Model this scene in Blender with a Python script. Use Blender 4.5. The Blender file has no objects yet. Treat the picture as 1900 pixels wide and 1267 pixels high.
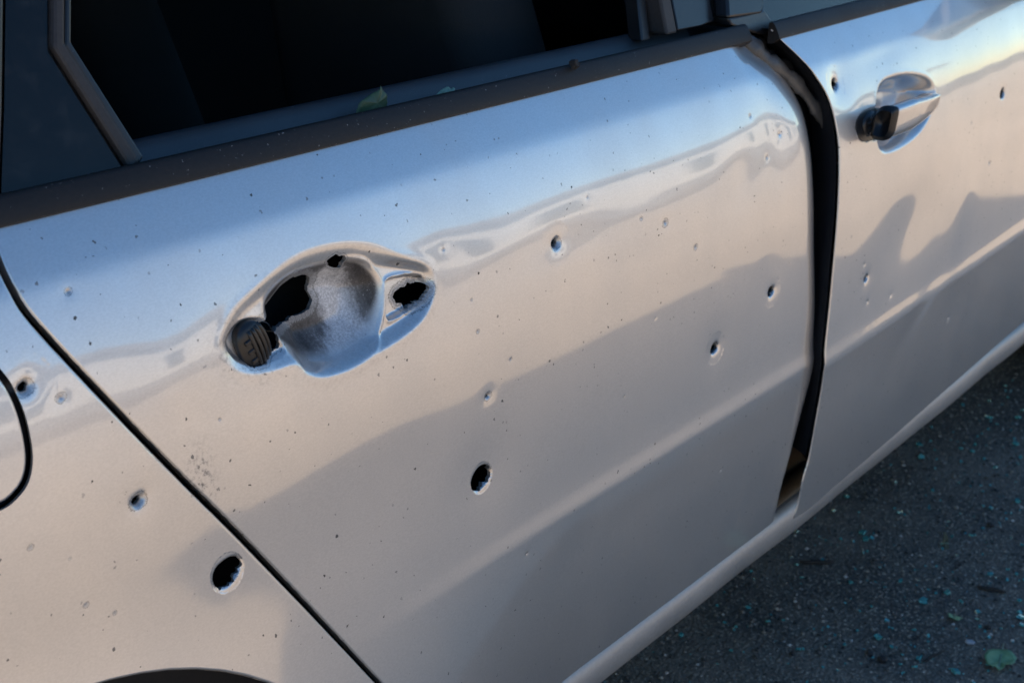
import bpy, bmesh, math, random
import numpy as np
from mathutils import Vector, Matrix
from mathutils.geometry import delaunay_2d_cdt

scene = bpy.context.scene
R = math.radians
random.seed(7); rng = np.random.default_rng(7)

# ------------------------------------------------------------------ camera
FPX, CX, CY = 2600.0, 950.0, 633.5
CAM = np.array([0.0, -0.78285, 1.28025])
RM = np.array([[0.62767716, 0.28273369, -0.72531583],     # rows: world X, Y, Z in camera axes
               [-0.77847375, 0.22796591, -0.58481635],
               [0.0, 0.9317152, 0.36318975]])
cd = bpy.data.cameras.new('camera'); cam = bpy.data.objects.new('camera', cd)
scene.collection.objects.link(cam)
M4 = Matrix([list(RM[0]) + [CAM[0]], list(RM[1]) + [CAM[1]], list(RM[2]) + [CAM[2]], [0, 0, 0, 1]])
cam.matrix_world = M4
cd.sensor_width = 36.0; cd.lens = 36.0 * FPX / 1900.0
cd.clip_start = 0.02; cd.clip_end = 2000
cd.dof.use_dof = True; cd.dof.focus_distance = 1.28; cd.dof.aperture_fstop = 11.0
scene.camera = cam
cy_ = scene.cycles; cy_.max_bounces = 6; cy_.diffuse_bounces = 3; cy_.glossy_bounces = 4; cy_.transmission_bounces = 4; cy_.caustics_reflective = False; cy_.caustics_refractive = False

# ------------------------------------------------------------------ world, sun, exposure
SUN_EL, SUN_AZ = 34.0, -42.0       # degrees; azimuth measured from +Y (behind the car) towards +X
w = bpy.data.worlds.new('World'); scene.world = w; w.use_nodes = True
nt = w.node_tree; nt.nodes.clear()
sky = nt.nodes.new('ShaderNodeTexSky'); sky.sky_type = 'NISHITA'; sky.sun_disc = False
sky.sun_elevation = R(SUN_EL); sky.sun_rotation = R(SUN_AZ)
sky.air_density = 1.0; sky.dust_density = 0.2; sky.ozone_density = 1.5
bg = nt.nodes.new('ShaderNodeBackground'); bg.inputs[1].default_value = 0.11
out = nt.nodes.new('ShaderNodeOutputWorld')
hs_ = nt.nodes.new('ShaderNodeHueSaturation'); hs_.inputs['Saturation'].default_value = 1.27
nt.links.new(sky.outputs[0], hs_.inputs['Color']); nt.links.new(hs_.outputs[0], bg.inputs[0]); nt.links.new(bg.outputs[0], out.inputs[0])
sd = bpy.data.lights.new('sun', 'SUN'); sd.energy = 5.0; sd.angle = R(0.53); sd.color = (1.0, 0.82, 0.62)
sun = bpy.data.objects.new('sun', sd); scene.collection.objects.link(sun)
sdir = Vector((math.sin(R(SUN_AZ)) * math.cos(R(SUN_EL)), math.cos(R(SUN_AZ)) * math.cos(R(SUN_EL)), math.sin(R(SUN_EL))))
sun.rotation_euler = sdir.to_track_quat('Z', 'Y').to_euler(); sun.location = (0, 6, 8)
vs = scene.view_settings
vs.view_transform = 'Standard'; vs.look = 'None'; vs.gamma = 1.0; vs.exposure = 1.1; vs.use_curve_mapping = False

# ------------------------------------------------------------------ object helpers
def link(o, parent=None):
    scene.collection.objects.link(o)
    if parent is not None: o.parent = parent
    return o
def mesh_obj(name, verts, faces, mat, parent=None, smooth=True, kind=None, mats=None, midx=None):
    me = bpy.data.meshes.new(name)
    me.from_pydata([tuple(map(float, v)) for v in verts], [], [tuple(map(int, f)) for f in faces])
    me.update()
    if smooth and len(me.polygons): me.polygons.foreach_set('use_smooth', [True] * len(me.polygons))
    for m in (mats or [mat]): me.materials.append(m)
    if midx is not None: me.polygons.foreach_set('material_index', midx)
    o = bpy.data.objects.new(name, me); link(o, parent)
    if kind: o['kind'] = kind
    return o
def bm_obj(name, bm, mat, parent=None, smooth=False):
    me = bpy.data.meshes.new(name); bm.to_mesh(me); bm.free(); me.materials.append(mat)
    if smooth: me.polygons.foreach_set('use_smooth', [True] * len(me.polygons))
    o = bpy.data.objects.new(name, me); return link(o, parent)
def empty(name, loc=(0, 0, 0)):
    o = bpy.data.objects.new(name, None); o.location = loc; o.empty_display_size = .1; link(o); bpy.context.view_layer.update(); return o
def tag(o, label, cat, group=None):
    o['label'] = label; o['category'] = cat
    if group: o['group'] = group
    return o
def box_bm(sx, sy, sz, loc=(0, 0, 0), bevel=0.004, seg=2, rot=None):
    bm = bmesh.new(); bmesh.ops.create_cube(bm, size=1.0)
    bmesh.ops.scale(bm, vec=(sx, sy, sz), verts=bm.verts)
    if bevel: bmesh.ops.bevel(bm, geom=bm.edges[:], offset=bevel, segments=seg, profile=.5, affect='EDGES')
    if rot is not None: bmesh.ops.rotate(bm, matrix=rot, verts=bm.verts)
    bmesh.ops.translate(bm, vec=loc, verts=bm.verts)
    return bm

# ------------------------------------------------------------------ materials
def new_mat(name):
    m = bpy.data.materials.new(name); m.use_nodes = True
    n = m.node_tree; b = n.nodes['Principled BSDF']; return m, n, b
def N(n, t, **kw):
    x = n.nodes.new(t)
    for k, v in kw.items(): setattr(x, k, v)
    return x
def noise(n, vec, scale, detail=3, rough=.55, dist=0.0):
    x = N(n, 'ShaderNodeTexNoise'); x.inputs['Scale'].default_value = scale; x.inputs['Detail'].default_value = detail
    x.inputs['Roughness'].default_value = rough; x.inputs['Distortion'].default_value = dist
    n.links.new(vec, x.inputs['Vector']); return x
def ramp(n, fac, stops):
    x = N(n, 'ShaderNodeValToRGB'); e = x.color_ramp.elements
    while len(e) > 1: e.remove(e[-1])
    e[0].position = stops[0][0]; e[0].color = stops[0][1]
    for p, c in stops[1:]:
        k = e.new(p); k.color = c
    n.links.new(fac, x.inputs[0]); return x
def g(v, a=1): return (v, v, v, a)
def mixc(n, fac, a, b):
    x = N(n, 'ShaderNodeMix', data_type='RGBA')
    for s, v in ((x.inputs[0], fac), (x.inputs[6], a), (x.inputs[7], b)):
        if hasattr(v, 'is_output'): n.links.new(v, s)
        else: s.default_value = v
    return x.outputs[2]
def mixf(n, fac, a, b):
    x = N(n, 'ShaderNodeMix', data_type='FLOAT')
    for s, v in ((x.inputs[0], fac), (x.inputs[2], a), (x.inputs[3], b)):
        if hasattr(v, 'is_output'): n.links.new(v, s)
        else: s.default_value = v
    return x.outputs[0]
def math_(n, op, a, b=None, c=None):
    x = N(n, 'ShaderNodeMath', operation=op)
    for i, v in enumerate((a, b, c)):
        if v is None: continue
        if hasattr(v, 'is_output'): n.links.new(v, x.inputs[i])
        else: x.inputs[i].default_value = v
    return x.outputs[0]
def bump(n, h, strength, dist, bsdf, nrm='Normal'):
    x = N(n, 'ShaderNodeBump'); x.inputs['Strength'].default_value = strength; x.inputs['Distance'].default_value = dist
    n.links.new(h, x.inputs['Height']); n.links.new(x.outputs[0], bsdf.inputs[nrm]); return x
def scalevec(n, vec, s):
    x = N(n, 'ShaderNodeMapping'); x.inputs['Scale'].default_value = s; n.links.new(vec, x.inputs['Vector']); return x.outputs[0]

def make_paint(name, damaged=False, pocket=False):
    m, n, b = new_mat(name)
    co = N(n, 'ShaderNodeTexCoord').outputs['Object']
    L = n.links.new
    film = noise(n, scalevec(n, co, (1.4, 1.4, 1)), 7.0, 4, .62)
    filmr = ramp(n, film.outputs[0], [(.35, g(0)), (.75, g(1))])
    base = mixc(n, filmr.outputs[0], (0.62, 0.60, 0.58, 1), (0.58, 0.56, 0.54, 1))
    grain = noise(n, scalevec(n, co, (.8, .8, 1.5)), 520, 2, .7)
    base = mixc(n, ramp(n, grain.outputs[0], [(.35, g(.20)), (.65, g(0))]).outputs[0], base, (0.30, 0.29, 0.28, 1))
    worn = None
    if damaged:
        wob = noise(n, co, 260, 2)
        ad = N(n, 'ShaderNodeVectorMath', operation='MULTIPLY_ADD'); L(wob.outputs['Color'], ad.inputs[0]); ad.inputs[1].default_value = (.0045,) * 3; L(co, ad.inputs[2])
        def specks(scale, dens, size):
            v = N(n, 'ShaderNodeTexVoronoi'); v.inputs['Scale'].default_value = scale
            L(ad.outputs[0], v.inputs['Vector'])
            sep = N(n, 'ShaderNodeSeparateColor'); L(v.outputs['Color'], sep.inputs[0])
            on = math_(n, 'LESS_THAN', sep.outputs[0], dens)
            near = math_(n, 'LESS_THAN', v.outputs['Distance'], math_(n, 'MULTIPLY', sep.outputs[1], size))
            return math_(n, 'MULTIPLY', math_(n, 'MULTIPLY', on, near), math_(n, 'ADD', math_(n, 'MULTIPLY', sep.outputs[2], .65), .3))
        mp = N(n, 'ShaderNodeMapping'); mp.inputs['Rotation'].default_value = (0, R(28), 0); mp.inputs['Scale'].default_value = (.10, 1, 1); L(co, mp.inputs['Vector'])
        sv = N(n, 'ShaderNodeTexVoronoi'); sv.inputs['Scale'].default_value = 75; L(mp.outputs[0], sv.inputs['Vector'])
        ss_ = N(n, 'ShaderNodeSeparateColor'); L(sv.outputs['Color'], ss_.inputs[0])
        scratch = math_(n, 'MULTIPLY', math_(n, 'MULTIPLY', math_(n, 'LESS_THAN', ss_.outputs[0], .018), math_(n, 'LESS_THAN', sv.outputs['Distance'], .05)), .6)
        sp = math_(n, 'MAXIMUM', math_(n, 'MAXIMUM', specks(60, .25, .11), specks(160, .17, .23)), scratch)
        base = mixc(n, sp, base, (0.035, 0.033, 0.032, 1)); worn = sp
        a_chip = N(n, 'ShaderNodeAttribute', attribute_name='chip').outputs['Fac']
        cn = noise(n, co, 800, 3, .7)
        if pocket:
            a_bowl = N(n, 'ShaderNodeAttribute', attribute_name='bowl').outputs['Fac']
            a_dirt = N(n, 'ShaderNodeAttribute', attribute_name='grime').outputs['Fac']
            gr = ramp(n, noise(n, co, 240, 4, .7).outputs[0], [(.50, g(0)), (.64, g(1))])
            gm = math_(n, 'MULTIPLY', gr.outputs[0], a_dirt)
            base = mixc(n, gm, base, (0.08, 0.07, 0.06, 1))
            mp2 = N(n, 'ShaderNodeMapping'); mp2.inputs['Rotation'].default_value = (0, R(-35), 0); mp2.inputs['Scale'].default_value = (34, 20, 11); L(co, mp2.inputs['Vector'])
            sc0 = noise(n, mp2.outputs[0], 1.2, 7, .68, .25)
            a_sm = N(n, 'ShaderNodeAttribute', attribute_name='smear').outputs['Fac']
            sc = math_(n, 'ADD', math_(n, 'MULTIPLY', sc0.outputs[0], .75), math_(n, 'SUBTRACT', math_(n, 'MULTIPLY', a_sm, .36), .02))
            scr = ramp(n, sc, [(.36, (0.05, 0.046, 0.046, 1)), (.47, (0.13, 0.125, 0.125, 1)), (.58, (0.42, 0.42, 0.43, 1)), (.68, (0.60, 0.60, 0.61, 1))])
            sf = noise(n, co, 520, 5, .75)
            sfr = ramp(n, sf.outputs[0], [(.40, g(.6)), (.60, g(1.15))])
            scm = N(n, 'ShaderNodeMix', data_type='RGBA', blend_type='MULTIPLY'); scm.inputs[0].default_value = .8
            L(scr.outputs[0], scm.inputs[6]); L(sfr.outputs[0], scm.inputs[7])
            fl = ramp(n, sf.outputs[0], [(.655, g(0)), (.68, g(1))])
            bowlc = mixc(n, math_(n, 'MULTIPLY', fl.outputs[0], .75), scm.outputs[2], (0.62, 0.62, 0.62, 1))
            base = mixc(n, a_bowl, base, bowlc)
            worn = math_(n, 'MAXIMUM', worn, math_(n, 'MAXIMUM', a_bowl, gm))
        chipj = math_(n, 'ADD', a_chip, math_(n, 'MULTIPLY', math_(n, 'SUBTRACT', cn.outputs[0], .5), .42))
        inn = ramp(n, chipj, [(.54, g(0)), (.60, g(.5))])
        line = ramp(n, chipj, [(.46, g(0)), (.50, g(1)), (.53, g(1)), (.57, g(0))])
        cc = ramp(n, cn.outputs[0], [(.35, (0.14, 0.14, 0.145, 1)), (.60, (0.42, 0.43, 0.44, 1))])
        base = mixc(n, inn.outputs[0], base, cc.outputs[0])
        base = mixc(n, math_(n, 'MULTIPLY', line.outputs[0], .7), base, (0.08, 0.075, 0.07, 1))
        worn = math_(n, 'MAXIMUM', worn, math_(n, 'MULTIPLY', inn.outputs[0], .7))
    L(base, b.inputs['Base Color'])
    rough = mixf(n, filmr.outputs[0], .40, .47)
    b.inputs['Metallic'].default_value = .83; b.inputs['Coat Weight'].default_value = 1.0
    if worn is not None:
        rough = mixf(n, worn, rough, .50)
        L(mixf(n, worn, .83, .3), b.inputs['Metallic']); L(mixf(n, worn, 1.0, .0), b.inputs['Coat Weight'])
    L(rough, b.inputs['Roughness'])
    b.inputs['Coat Roughness'].default_value = .055; b.inputs['Coat IOR'].default_value = 1.9
    peel = noise(n, co, 170, 1, .5)
    bump(n, peel.outputs[0], .025, .0006, b, 'Coat Normal')
    return m
PAINT_PLAIN = make_paint('silver_paint')
PAINT_HIT = make_paint('pierced_silver_paint', True)
PAINT_POCKET = make_paint('torn_silver_paint', True, True)
PAINT = PAINT_PLAIN

def plain(name, col, rough, metallic=0, spec=.5, coat=0, nscale=300, var=.35, bumpd=.0004, bstr=.5, specks=0.0, speckcol=(.5, .5, .5, 1)):
    m, n, b = new_mat(name)
    co = N(n, 'ShaderNodeTexCoord').outputs['Object']
    nz = noise(n, co, nscale, 4, .6); nl = noise(n, co, 14, 4, .6)
    mx = math_(n, 'ADD', math_(n, 'MULTIPLY', nz.outputs[0], .5), math_(n, 'MULTIPLY', nl.outputs[0], .5))
    c0 = tuple(c * (1 - var) for c in col) + (1,); c1 = tuple(min(1, c * (1 + var)) for c in col) + (1,)
    r = ramp(n, mx, [(.3, c0), (.7, c1)]); c = r.outputs[0]
    if specks:
        ns = noise(n, co, 240, 3, .7); rs = ramp(n, ns.outputs[0], [(specks, g(0)), (specks + .03, g(.8))])
        c = mixc(n, rs.outputs[0], c, speckcol)
    n.links.new(c, b.inputs['Base Color'])
    n.links.new(mixf(n, nl.outputs[0], rough * .8, min(1, rough * 1.2)), b.inputs['Roughness'])
    b.inputs['Metallic'].default_value = metallic; b.inputs['Specular IOR Level'].default_value = spec; b.inputs['Coat Weight'].default_value = coat
    bump(n, nz.outputs[0], bstr, bumpd, b)
    return m
BLACK = plain('black_plastic', (.010, .010, .011), .38, specks=.72, speckcol=(.2, .2, .2, 1))
MOULD = plain('belt_moulding_rubber', (.013, .0105, .0095), .55, spec=.28, specks=.685, speckcol=(.30, .28, .27, 1))
CARD = plain('door_card_plastic', (.03, .033, .038), .45, nscale=900, bumpd=.0006, specks=.72, speckcol=(.3, .32, .35, 1))
RUBBER = plain('seal_rubber', (.034, .030, .029), .55, spec=.3)
SEALG = plain('grey_seal', (.065, .062, .06), .38)
GLOSSB = plain('gloss_black_panel', (.012, .014, .018), .22, coat=0, bstr=.05, spec=.3)
DARKP = plain('dark_primer', (.012, .013, .017), .5)
DARKM = plain('dark_inner_metal', (.04, .04, .043), .45, metallic=.5)
FABRIC = plain('seat_fabric', (.022, .0215, .022), .9, nscale=700, bumpd=.001)
LINER = plain('arch_liner', (.01, .01, .011), .85)
TYRE = plain('tyre_rubber', (.02, .02, .021), .8)
SILLP = plain('dusty_sill_paint', (.40, .385, .37), .52, metallic=.6, coat=.1, nscale=180, var=.12, specks=.70, speckcol=(.1, .09, .08, 1))
RIM = plain('rim_alloy', (.35, .35, .36), .35, metallic=.9)
BROWN = plain('threshold_strip', (.085, .06, .038), .5, metallic=.3)
CARPET = plain('cabin_lining', (.012, .012, .013), .95)

def glass_mat(name, tint, refl):
    m, n, b = new_mat(name); L = n.links.new
    co = N(n, 'ShaderNodeTexCoord').outputs['Object']
    d = noise(n, co, 60, 4, .65)
    tr = N(n, 'ShaderNodeBsdfTransparent'); L(ramp(n, d.outputs[0], [(.4, tuple(tint) + (1,)), (.8, tuple(c * .8 for c in tint) + (1,))]).outputs[0], tr.inputs[0])
    b.inputs['Base Color'].default_value = (.02, .022, .025, 1); b.inputs['Roughness'].default_value = .04
    fr_ = N(n, 'ShaderNodeFresnel'); fr_.inputs[0].default_value = 1.45
    mx = N(n, 'ShaderNodeMixShader'); gl = N(n, 'ShaderNodeBsdfGlossy'); gl.inputs['Roughness'].default_value = .03
    L(math_(n, 'MULTIPLY', fr_.outputs[0], refl), mx.inputs[0]); L(tr.outputs[0], mx.inputs[1]); L(gl.outputs[0], mx.inputs[2])
    du = N(n, 'ShaderNodeMixShader'); L(ramp(n, d.outputs[0], [(.5, g(.02)), (.8, g(.07))]).outputs[0], du.inputs[0]); L(mx.outputs[0], du.inputs[1])
    df = N(n, 'ShaderNodeBsdfDiffuse'); df.inputs[0].default_value = (.25, .25, .25, 1); L(df.outputs[0], du.inputs[2])
    L(du.outputs[0], n.nodes['Material Output'].inputs[0]); n.nodes.remove(b)
    return m
TINT = glass_mat('privacy_glass', (.05, .065, .085), .75)
CLEAR = glass_mat('clear_glass', (.78, .86, .85), 1.0)

def shard_mat():
    m, n, b = new_mat('broken_glass')
    oi = N(n, 'ShaderNodeNewGeometry')
    r = ramp(n, oi.outputs['Random Per Island'], [(0, (.02, .16, .14, 1)), (.5, (.035, .26, .24, 1)), (.85, (.08, .40, .38, 1)), (1, (.35, .6, .62, 1))])
    n.links.new(r.outputs[0], b.inputs['Base Color'])
    b.inputs['Roughness'].default_value = .12; b.inputs['Transmission Weight'].default_value = .35; b.inputs['IOR'].default_value = 1.5
    return m
SHARD = shard_mat()

def leaf_mat(name, c1, c2):
    m, n, b = new_mat(name)
    co = N(n, 'ShaderNodeTexCoord').outputs['Object']
    nz = noise(n, co, 90, 5, .6)
    n.links.new(ramp(n, nz.outputs[0], [(.3, c1), (.7, c2)]).outputs[0], b.inputs['Base Color'])
    b.inputs['Roughness'].default_value = .5
    bump(n, nz.outputs[0], .5, .001, b)
    return m
LEAF = leaf_mat('green_leaf', (.14, .25, .10, 1), (.25, .38, .18, 1))
LEAFD = leaf_mat('dark_leaf', (.03, .06, .025, 1), (.055, .095, .04, 1))
LEAFP = leaf_mat('pale_leaf', (.13, .20, .14, 1), (.22, .30, .22, 1))
DRY = leaf_mat('dry_leaf', (.05, .04, .015, 1), (.12, .10, .04, 1))

def asphalt_mat():
    m, n, b = new_mat('asphalt')
    co = N(n, 'ShaderNodeTexCoord').outputs['Object']
    big = noise(n, co, 3.2, 5, .6); mid = noise(n, co, 60, 4, .65)
    v = N(n, 'ShaderNodeTexVoronoi'); v.inputs['Scale'].default_value = 190; n.links.new(co, v.inputs['Vector'])
    sep = N(n, 'ShaderNodeSeparateColor'); n.links.new(v.outputs['Color'], sep.inputs[0])
    agg = ramp(n, sep.outputs[0], [(0, (.075, .057, .045, 1)), (.55, (.175, .133, .102, 1)), (.85, (.28, .21, .15, 1)), (1, (.56, .43, .31, 1))])
    tar = ramp(n, v.outputs['Distance'], [(.35, g(0)), (.62, g(1))])
    c = mixc(n, tar.outputs[0], agg.outputs[0], (.078, .062, .050, 1))
    dust = ramp(n, big.outputs[0], [(.42, g(0)), (.68, g(.65))])
    c = mixc(n, dust.outputs[0], c, (.30, .225, .165, 1))
    dk = ramp(n, mid.outputs[0], [(.3, g(.6)), (.6, g(1.1))])
    mm = N(n, 'ShaderNodeMix', data_type='RGBA', blend_type='MULTIPLY'); mm.inputs[0].default_value = .8
    n.links.new(c, mm.inputs[6]); n.links.new(dk.outputs[0], mm.inputs[7])
    n.links.new(mm.outputs[2], b.inputs['Base Color']); b.inputs['Roughness'].default_value = .85
    h = math_(n, 'ADD', math_(n, 'MULTIPLY', v.outputs['Distance'], -1.0), math_(n, 'MULTIPLY', mid.outputs[0], 1.5))
    bump(n, h, .9, .003, b)
    return m
ASPHALT = asphalt_mat()
def concrete_mat():
    m, n, b = new_mat('bounce_concrete')
    co = N(n, 'ShaderNodeTexCoord').outputs['Object']
    big = noise(n, co, .8, 6, .6); fine = noise(n, co, 45, 4, .65)
    r = ramp(n, big.outputs[0], [(.3, (.48, .395, .295, 1)), (.7, (.62, .515, .395, 1))])  # beige kept bright and warm for its bounce onto the doors
    f = ramp(n, fine.outputs[0], [(.3, g(.8)), (.7, g(1.1))])
    mm = N(n, 'ShaderNodeMix', data_type='RGBA', blend_type='MULTIPLY'); mm.inputs[0].default_value = .8
    n.links.new(r.outputs[0], mm.inputs[6]); n.links.new(f.outputs[0], mm.inputs[7])
    n.links.new(mm.outputs[2], b.inputs['Base Color']); b.inputs['Roughness'].default_value = .9
    bump(n, fine.outputs[0], .6, .004, b)
    return m
CONC = concrete_mat()
def grit_mat():
    m, n, b = new_mat('grit'); gm_ = N(n, 'ShaderNodeNewGeometry')
    r_ = ramp(n, gm_.outputs['Random Per Island'], [(0, (.012, .012, .012, 1)), (.3, (.05, .047, .044, 1)), (.6, (.14, .125, .11, 1)), (.85, (.26, .22, .17, 1)), (1, (.5, .46, .42, 1))])
    n.links.new(r_.outputs[0], b.inputs['Base Color']); b.inputs['Roughness'].default_value = .8; return m
GRIT = grit_mat()
STONE = plain('black_stone', (.008, .008, .009), .7)
PALE = plain('pale_stone', (.35, .35, .38), .7)
STICK = plain('twig_bark', (.022, .017, .014), .85)
WALLW = plain('white_render', (.72, .70, .66), .9, nscale=40, var=.12, bumpd=.004)
WALLG = plain('grey_render', (.25, .245, .25), .9, nscale=40, var=.15, bumpd=.004)
WINP = plain('dark_pane', (.03, .035, .045), .08, coat=.5, bstr=.05)

# ------------------------------------------------------------------ body side surface  y = S(x, z)
_tz = np.array([.20, .335, .50, .568, .5705, .5755, .584, .595, .62, .68, .75, .80, .85, .885, .915, .940, .955, .961, .968, 1.00, 1.06])
_tt = np.array([-6., -5.5, -3.5, -5., -2., 7., 9., 3.0, 1.0, .8, 2.0, 4.8, 9.0, 13.5, 18., 20.5, 22., 26., 33., 36., 37.])
_zz = np.linspace(.15, 1.10, 1901); _ss = np.tan(np.radians(np.interp(_zz, _tz, _tt)))
_k = np.hanning(7); _k /= _k.sum(); _ss = np.convolve(np.pad(_ss, 3, mode='edge'), _k, mode='valid')
_yy = np.concatenate([[0], np.cumsum((_ss[1:] + _ss[:-1]) * .5 * (_zz[1] - _zz[0]))]); _yy -= np.interp(.70, _zz, _yy)
_zs = np.concatenate([[0], np.cumsum(_ss)])
def sstep(a, b, v): t = np.clip((v - a) / (b - a), 0, 1); return t * t * (3 - 2 * t)
def crease_fade(x):        # the low crease dies out towards the rear wheel
    return sstep(.70, 1.12, x)
_ssn = np.tan(np.radians(np.interp(_zz, [.2, .335, .45, .55, .64, .70, .75], [-2., 1., 5.5, 6.5, 5.0, 2.6, 2.2])))
_ssn = np.where(_zz > .72, _ss, _ssn); _ssn = np.convolve(np.pad(_ssn, 40, mode='edge'), np.hanning(81) / np.hanning(81).sum(), mode='valid')
_ssn = np.where(_zz > .80, _ss, _ssn)
_yn = np.concatenate([[0], np.cumsum((_ssn[1:] + _ssn[:-1]) * .5 * (_zz[1] - _zz[0]))]); _yn -= np.interp(1.0, _zz, _yn) - np.interp(1.0, _zz, _yy)
def S0(x, z):
    f = crease_fade(x)
    y = np.interp(z, _zz, _yy) * f + np.interp(z, _zz, _yn) * (1 - f)
    return y + .010 * ((x - 1.55) / 1.1) ** 2 + np.where(x > 3.0, .10 * (np.maximum(x - 3.0, 0)) ** 2, 0) + np.where(x < 0.1, .25 * np.minimum(x - .1, 0) ** 2, 0)
def Swin(x, z): return .088 + .36 * (z - 1.0) + .010 * ((x - 1.55) / 1.1) ** 2

def ray(px, py): return RM @ np.array([px - CX, -(py - CY), -FPX])
def pix(px, py, S=S0):
    """point of the body surface S seen at a pixel of the photograph"""
    r = ray(px, py); t0 = (-.12 - CAM[1]) / r[1]; t1 = (.75 - CAM[1]) / r[1]
    ts = np.linspace(t0, t1, 500); P = CAM + ts[:, None] * r
    f = P[:, 1] - S(P[:, 0], P[:, 2]); i = np.argmax(f > 0)
    if i == 0: i = 1
    a, b = f[i - 1], f[i]; t = ts[i - 1] + (ts[i] - ts[i - 1]) * (-a) / (b - a)
    p = CAM + t * r; return float(p[0]), float(p[2])
def pixs(L, S=S0): return np.array([pix(a, b, S) for a, b in L])
def pix_y(px, py, y):
    r = ray(px, py); t = (y - CAM[1]) / r[1]; return CAM + t * r
def pix_g(px, py, z=0.0):
    r = ray(px, py); t = (z - CAM[2]) / r[2]; return CAM + t * r

# ---- polygon tools
def smooth_poly(P, closed=True, n=8):
    P = np.asarray(P, float); m = len(P); o = []
    for i in range(m if closed else m - 1):
        p0, p1, p2, p3 = [P[(i + k) % m] if closed else P[min(max(i + k, 0), m - 1)] for k in (-1, 0, 1, 2)]
        for t in np.linspace(0, 1, n, endpoint=False):
            o.append(.5 * (2 * p1 + (p2 - p0) * t + (2 * p0 - 5 * p1 + 4 * p2 - p3) * t * t + (3 * p1 - p0 - 3 * p2 + p3) * t ** 3))
    if not closed: o.append(P[-1])
    return np.array(o)
def resample(P, step, closed=True):
    P = np.asarray(P, float); Q = np.vstack([P, P[:1]]) if closed else P
    d = np.hypot(*(Q[1:] - Q[:-1]).T); s = np.concatenate([[0], np.cumsum(d)])
    n = max(4, int(round(s[-1] / step))); t = np.linspace(0, s[-1], n + 1)
    o = np.stack([np.interp(t, s, Q[:, 0]), np.interp(t, s, Q[:, 1])], 1)
    return o[:-1] if closed else o
def area(P): x, z = P[:, 0], P[:, 1]; return .5 * np.sum(x * np.roll(z, -1) - np.roll(x, -1) * z)
def ccw(P): return P if area(P) > 0 else P[::-1]
def inside(P, pts):
    x, z = pts[:, 0], pts[:, 1]; c = np.zeros(len(pts), bool)
    a = P; b = np.roll(P, -1, 0)
    for (x0, z0), (x1, z1) in zip(a, b):
        if z0 == z1: continue
        m = ((z0 > z) != (z1 > z)); c ^= m & (x < (x1 - x0) * (z - z0) / (z1 - z0) + x0)
    return c
def seg_dist(P, pts, closed=True):
    """distance to polyline and unit vector from the nearest point"""
    a = P if closed else P[:-1]; b = np.roll(P, -1, 0) if closed else P[1:]
    best = np.full(len(pts), 1e9); bx = np.zeros(len(pts)); bz = np.zeros(len(pts))
    for p, q in zip(a, b):
        e = q - p; L2 = e @ e
        if L2 < 1e-16: continue
        rx = pts[:, 0] - p[0]; rz = pts[:, 1] - p[1]
        t = np.clip((rx * e[0] + rz * e[1]) / L2, 0, 1)
        dx = rx - t * e[0]; dz = rz - t * e[1]; d = dx * dx + dz * dz
        m = d < best; best[m] = d[m]; bx[m] = dx[m]; bz[m] = dz[m]
    d = np.sqrt(best); return d, bx / np.maximum(d, 1e-9), bz / np.maximum(d, 1e-9)
def sdist(P, x, z):
    """signed distance, positive inside; evaluated only near the polygon"""
    o = np.full(x.shape, -1.0); mn = P.min(0) - .03; mx = P.max(0) + .03
    m = (x > mn[0]) & (x < mx[0]) & (z > mn[1]) & (z < mx[1])
    if m.any():
        pts = np.stack([x[m], z[m]], 1); d, _, _ = seg_dist(P, pts); o[m] = np.where(inside(P, pts), d, -d)
    return o
def hexgrid(x0, x1, z0, z1, s):
    X, Z = np.meshgrid(np.arange(x0, x1 + s, s), np.arange(z0, z1 + s, s * .866)); X = X + (np.arange(X.shape[0]) % 2)[:, None] * s * .5
    return np.stack([X.ravel(), Z.ravel()], 1)

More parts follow.
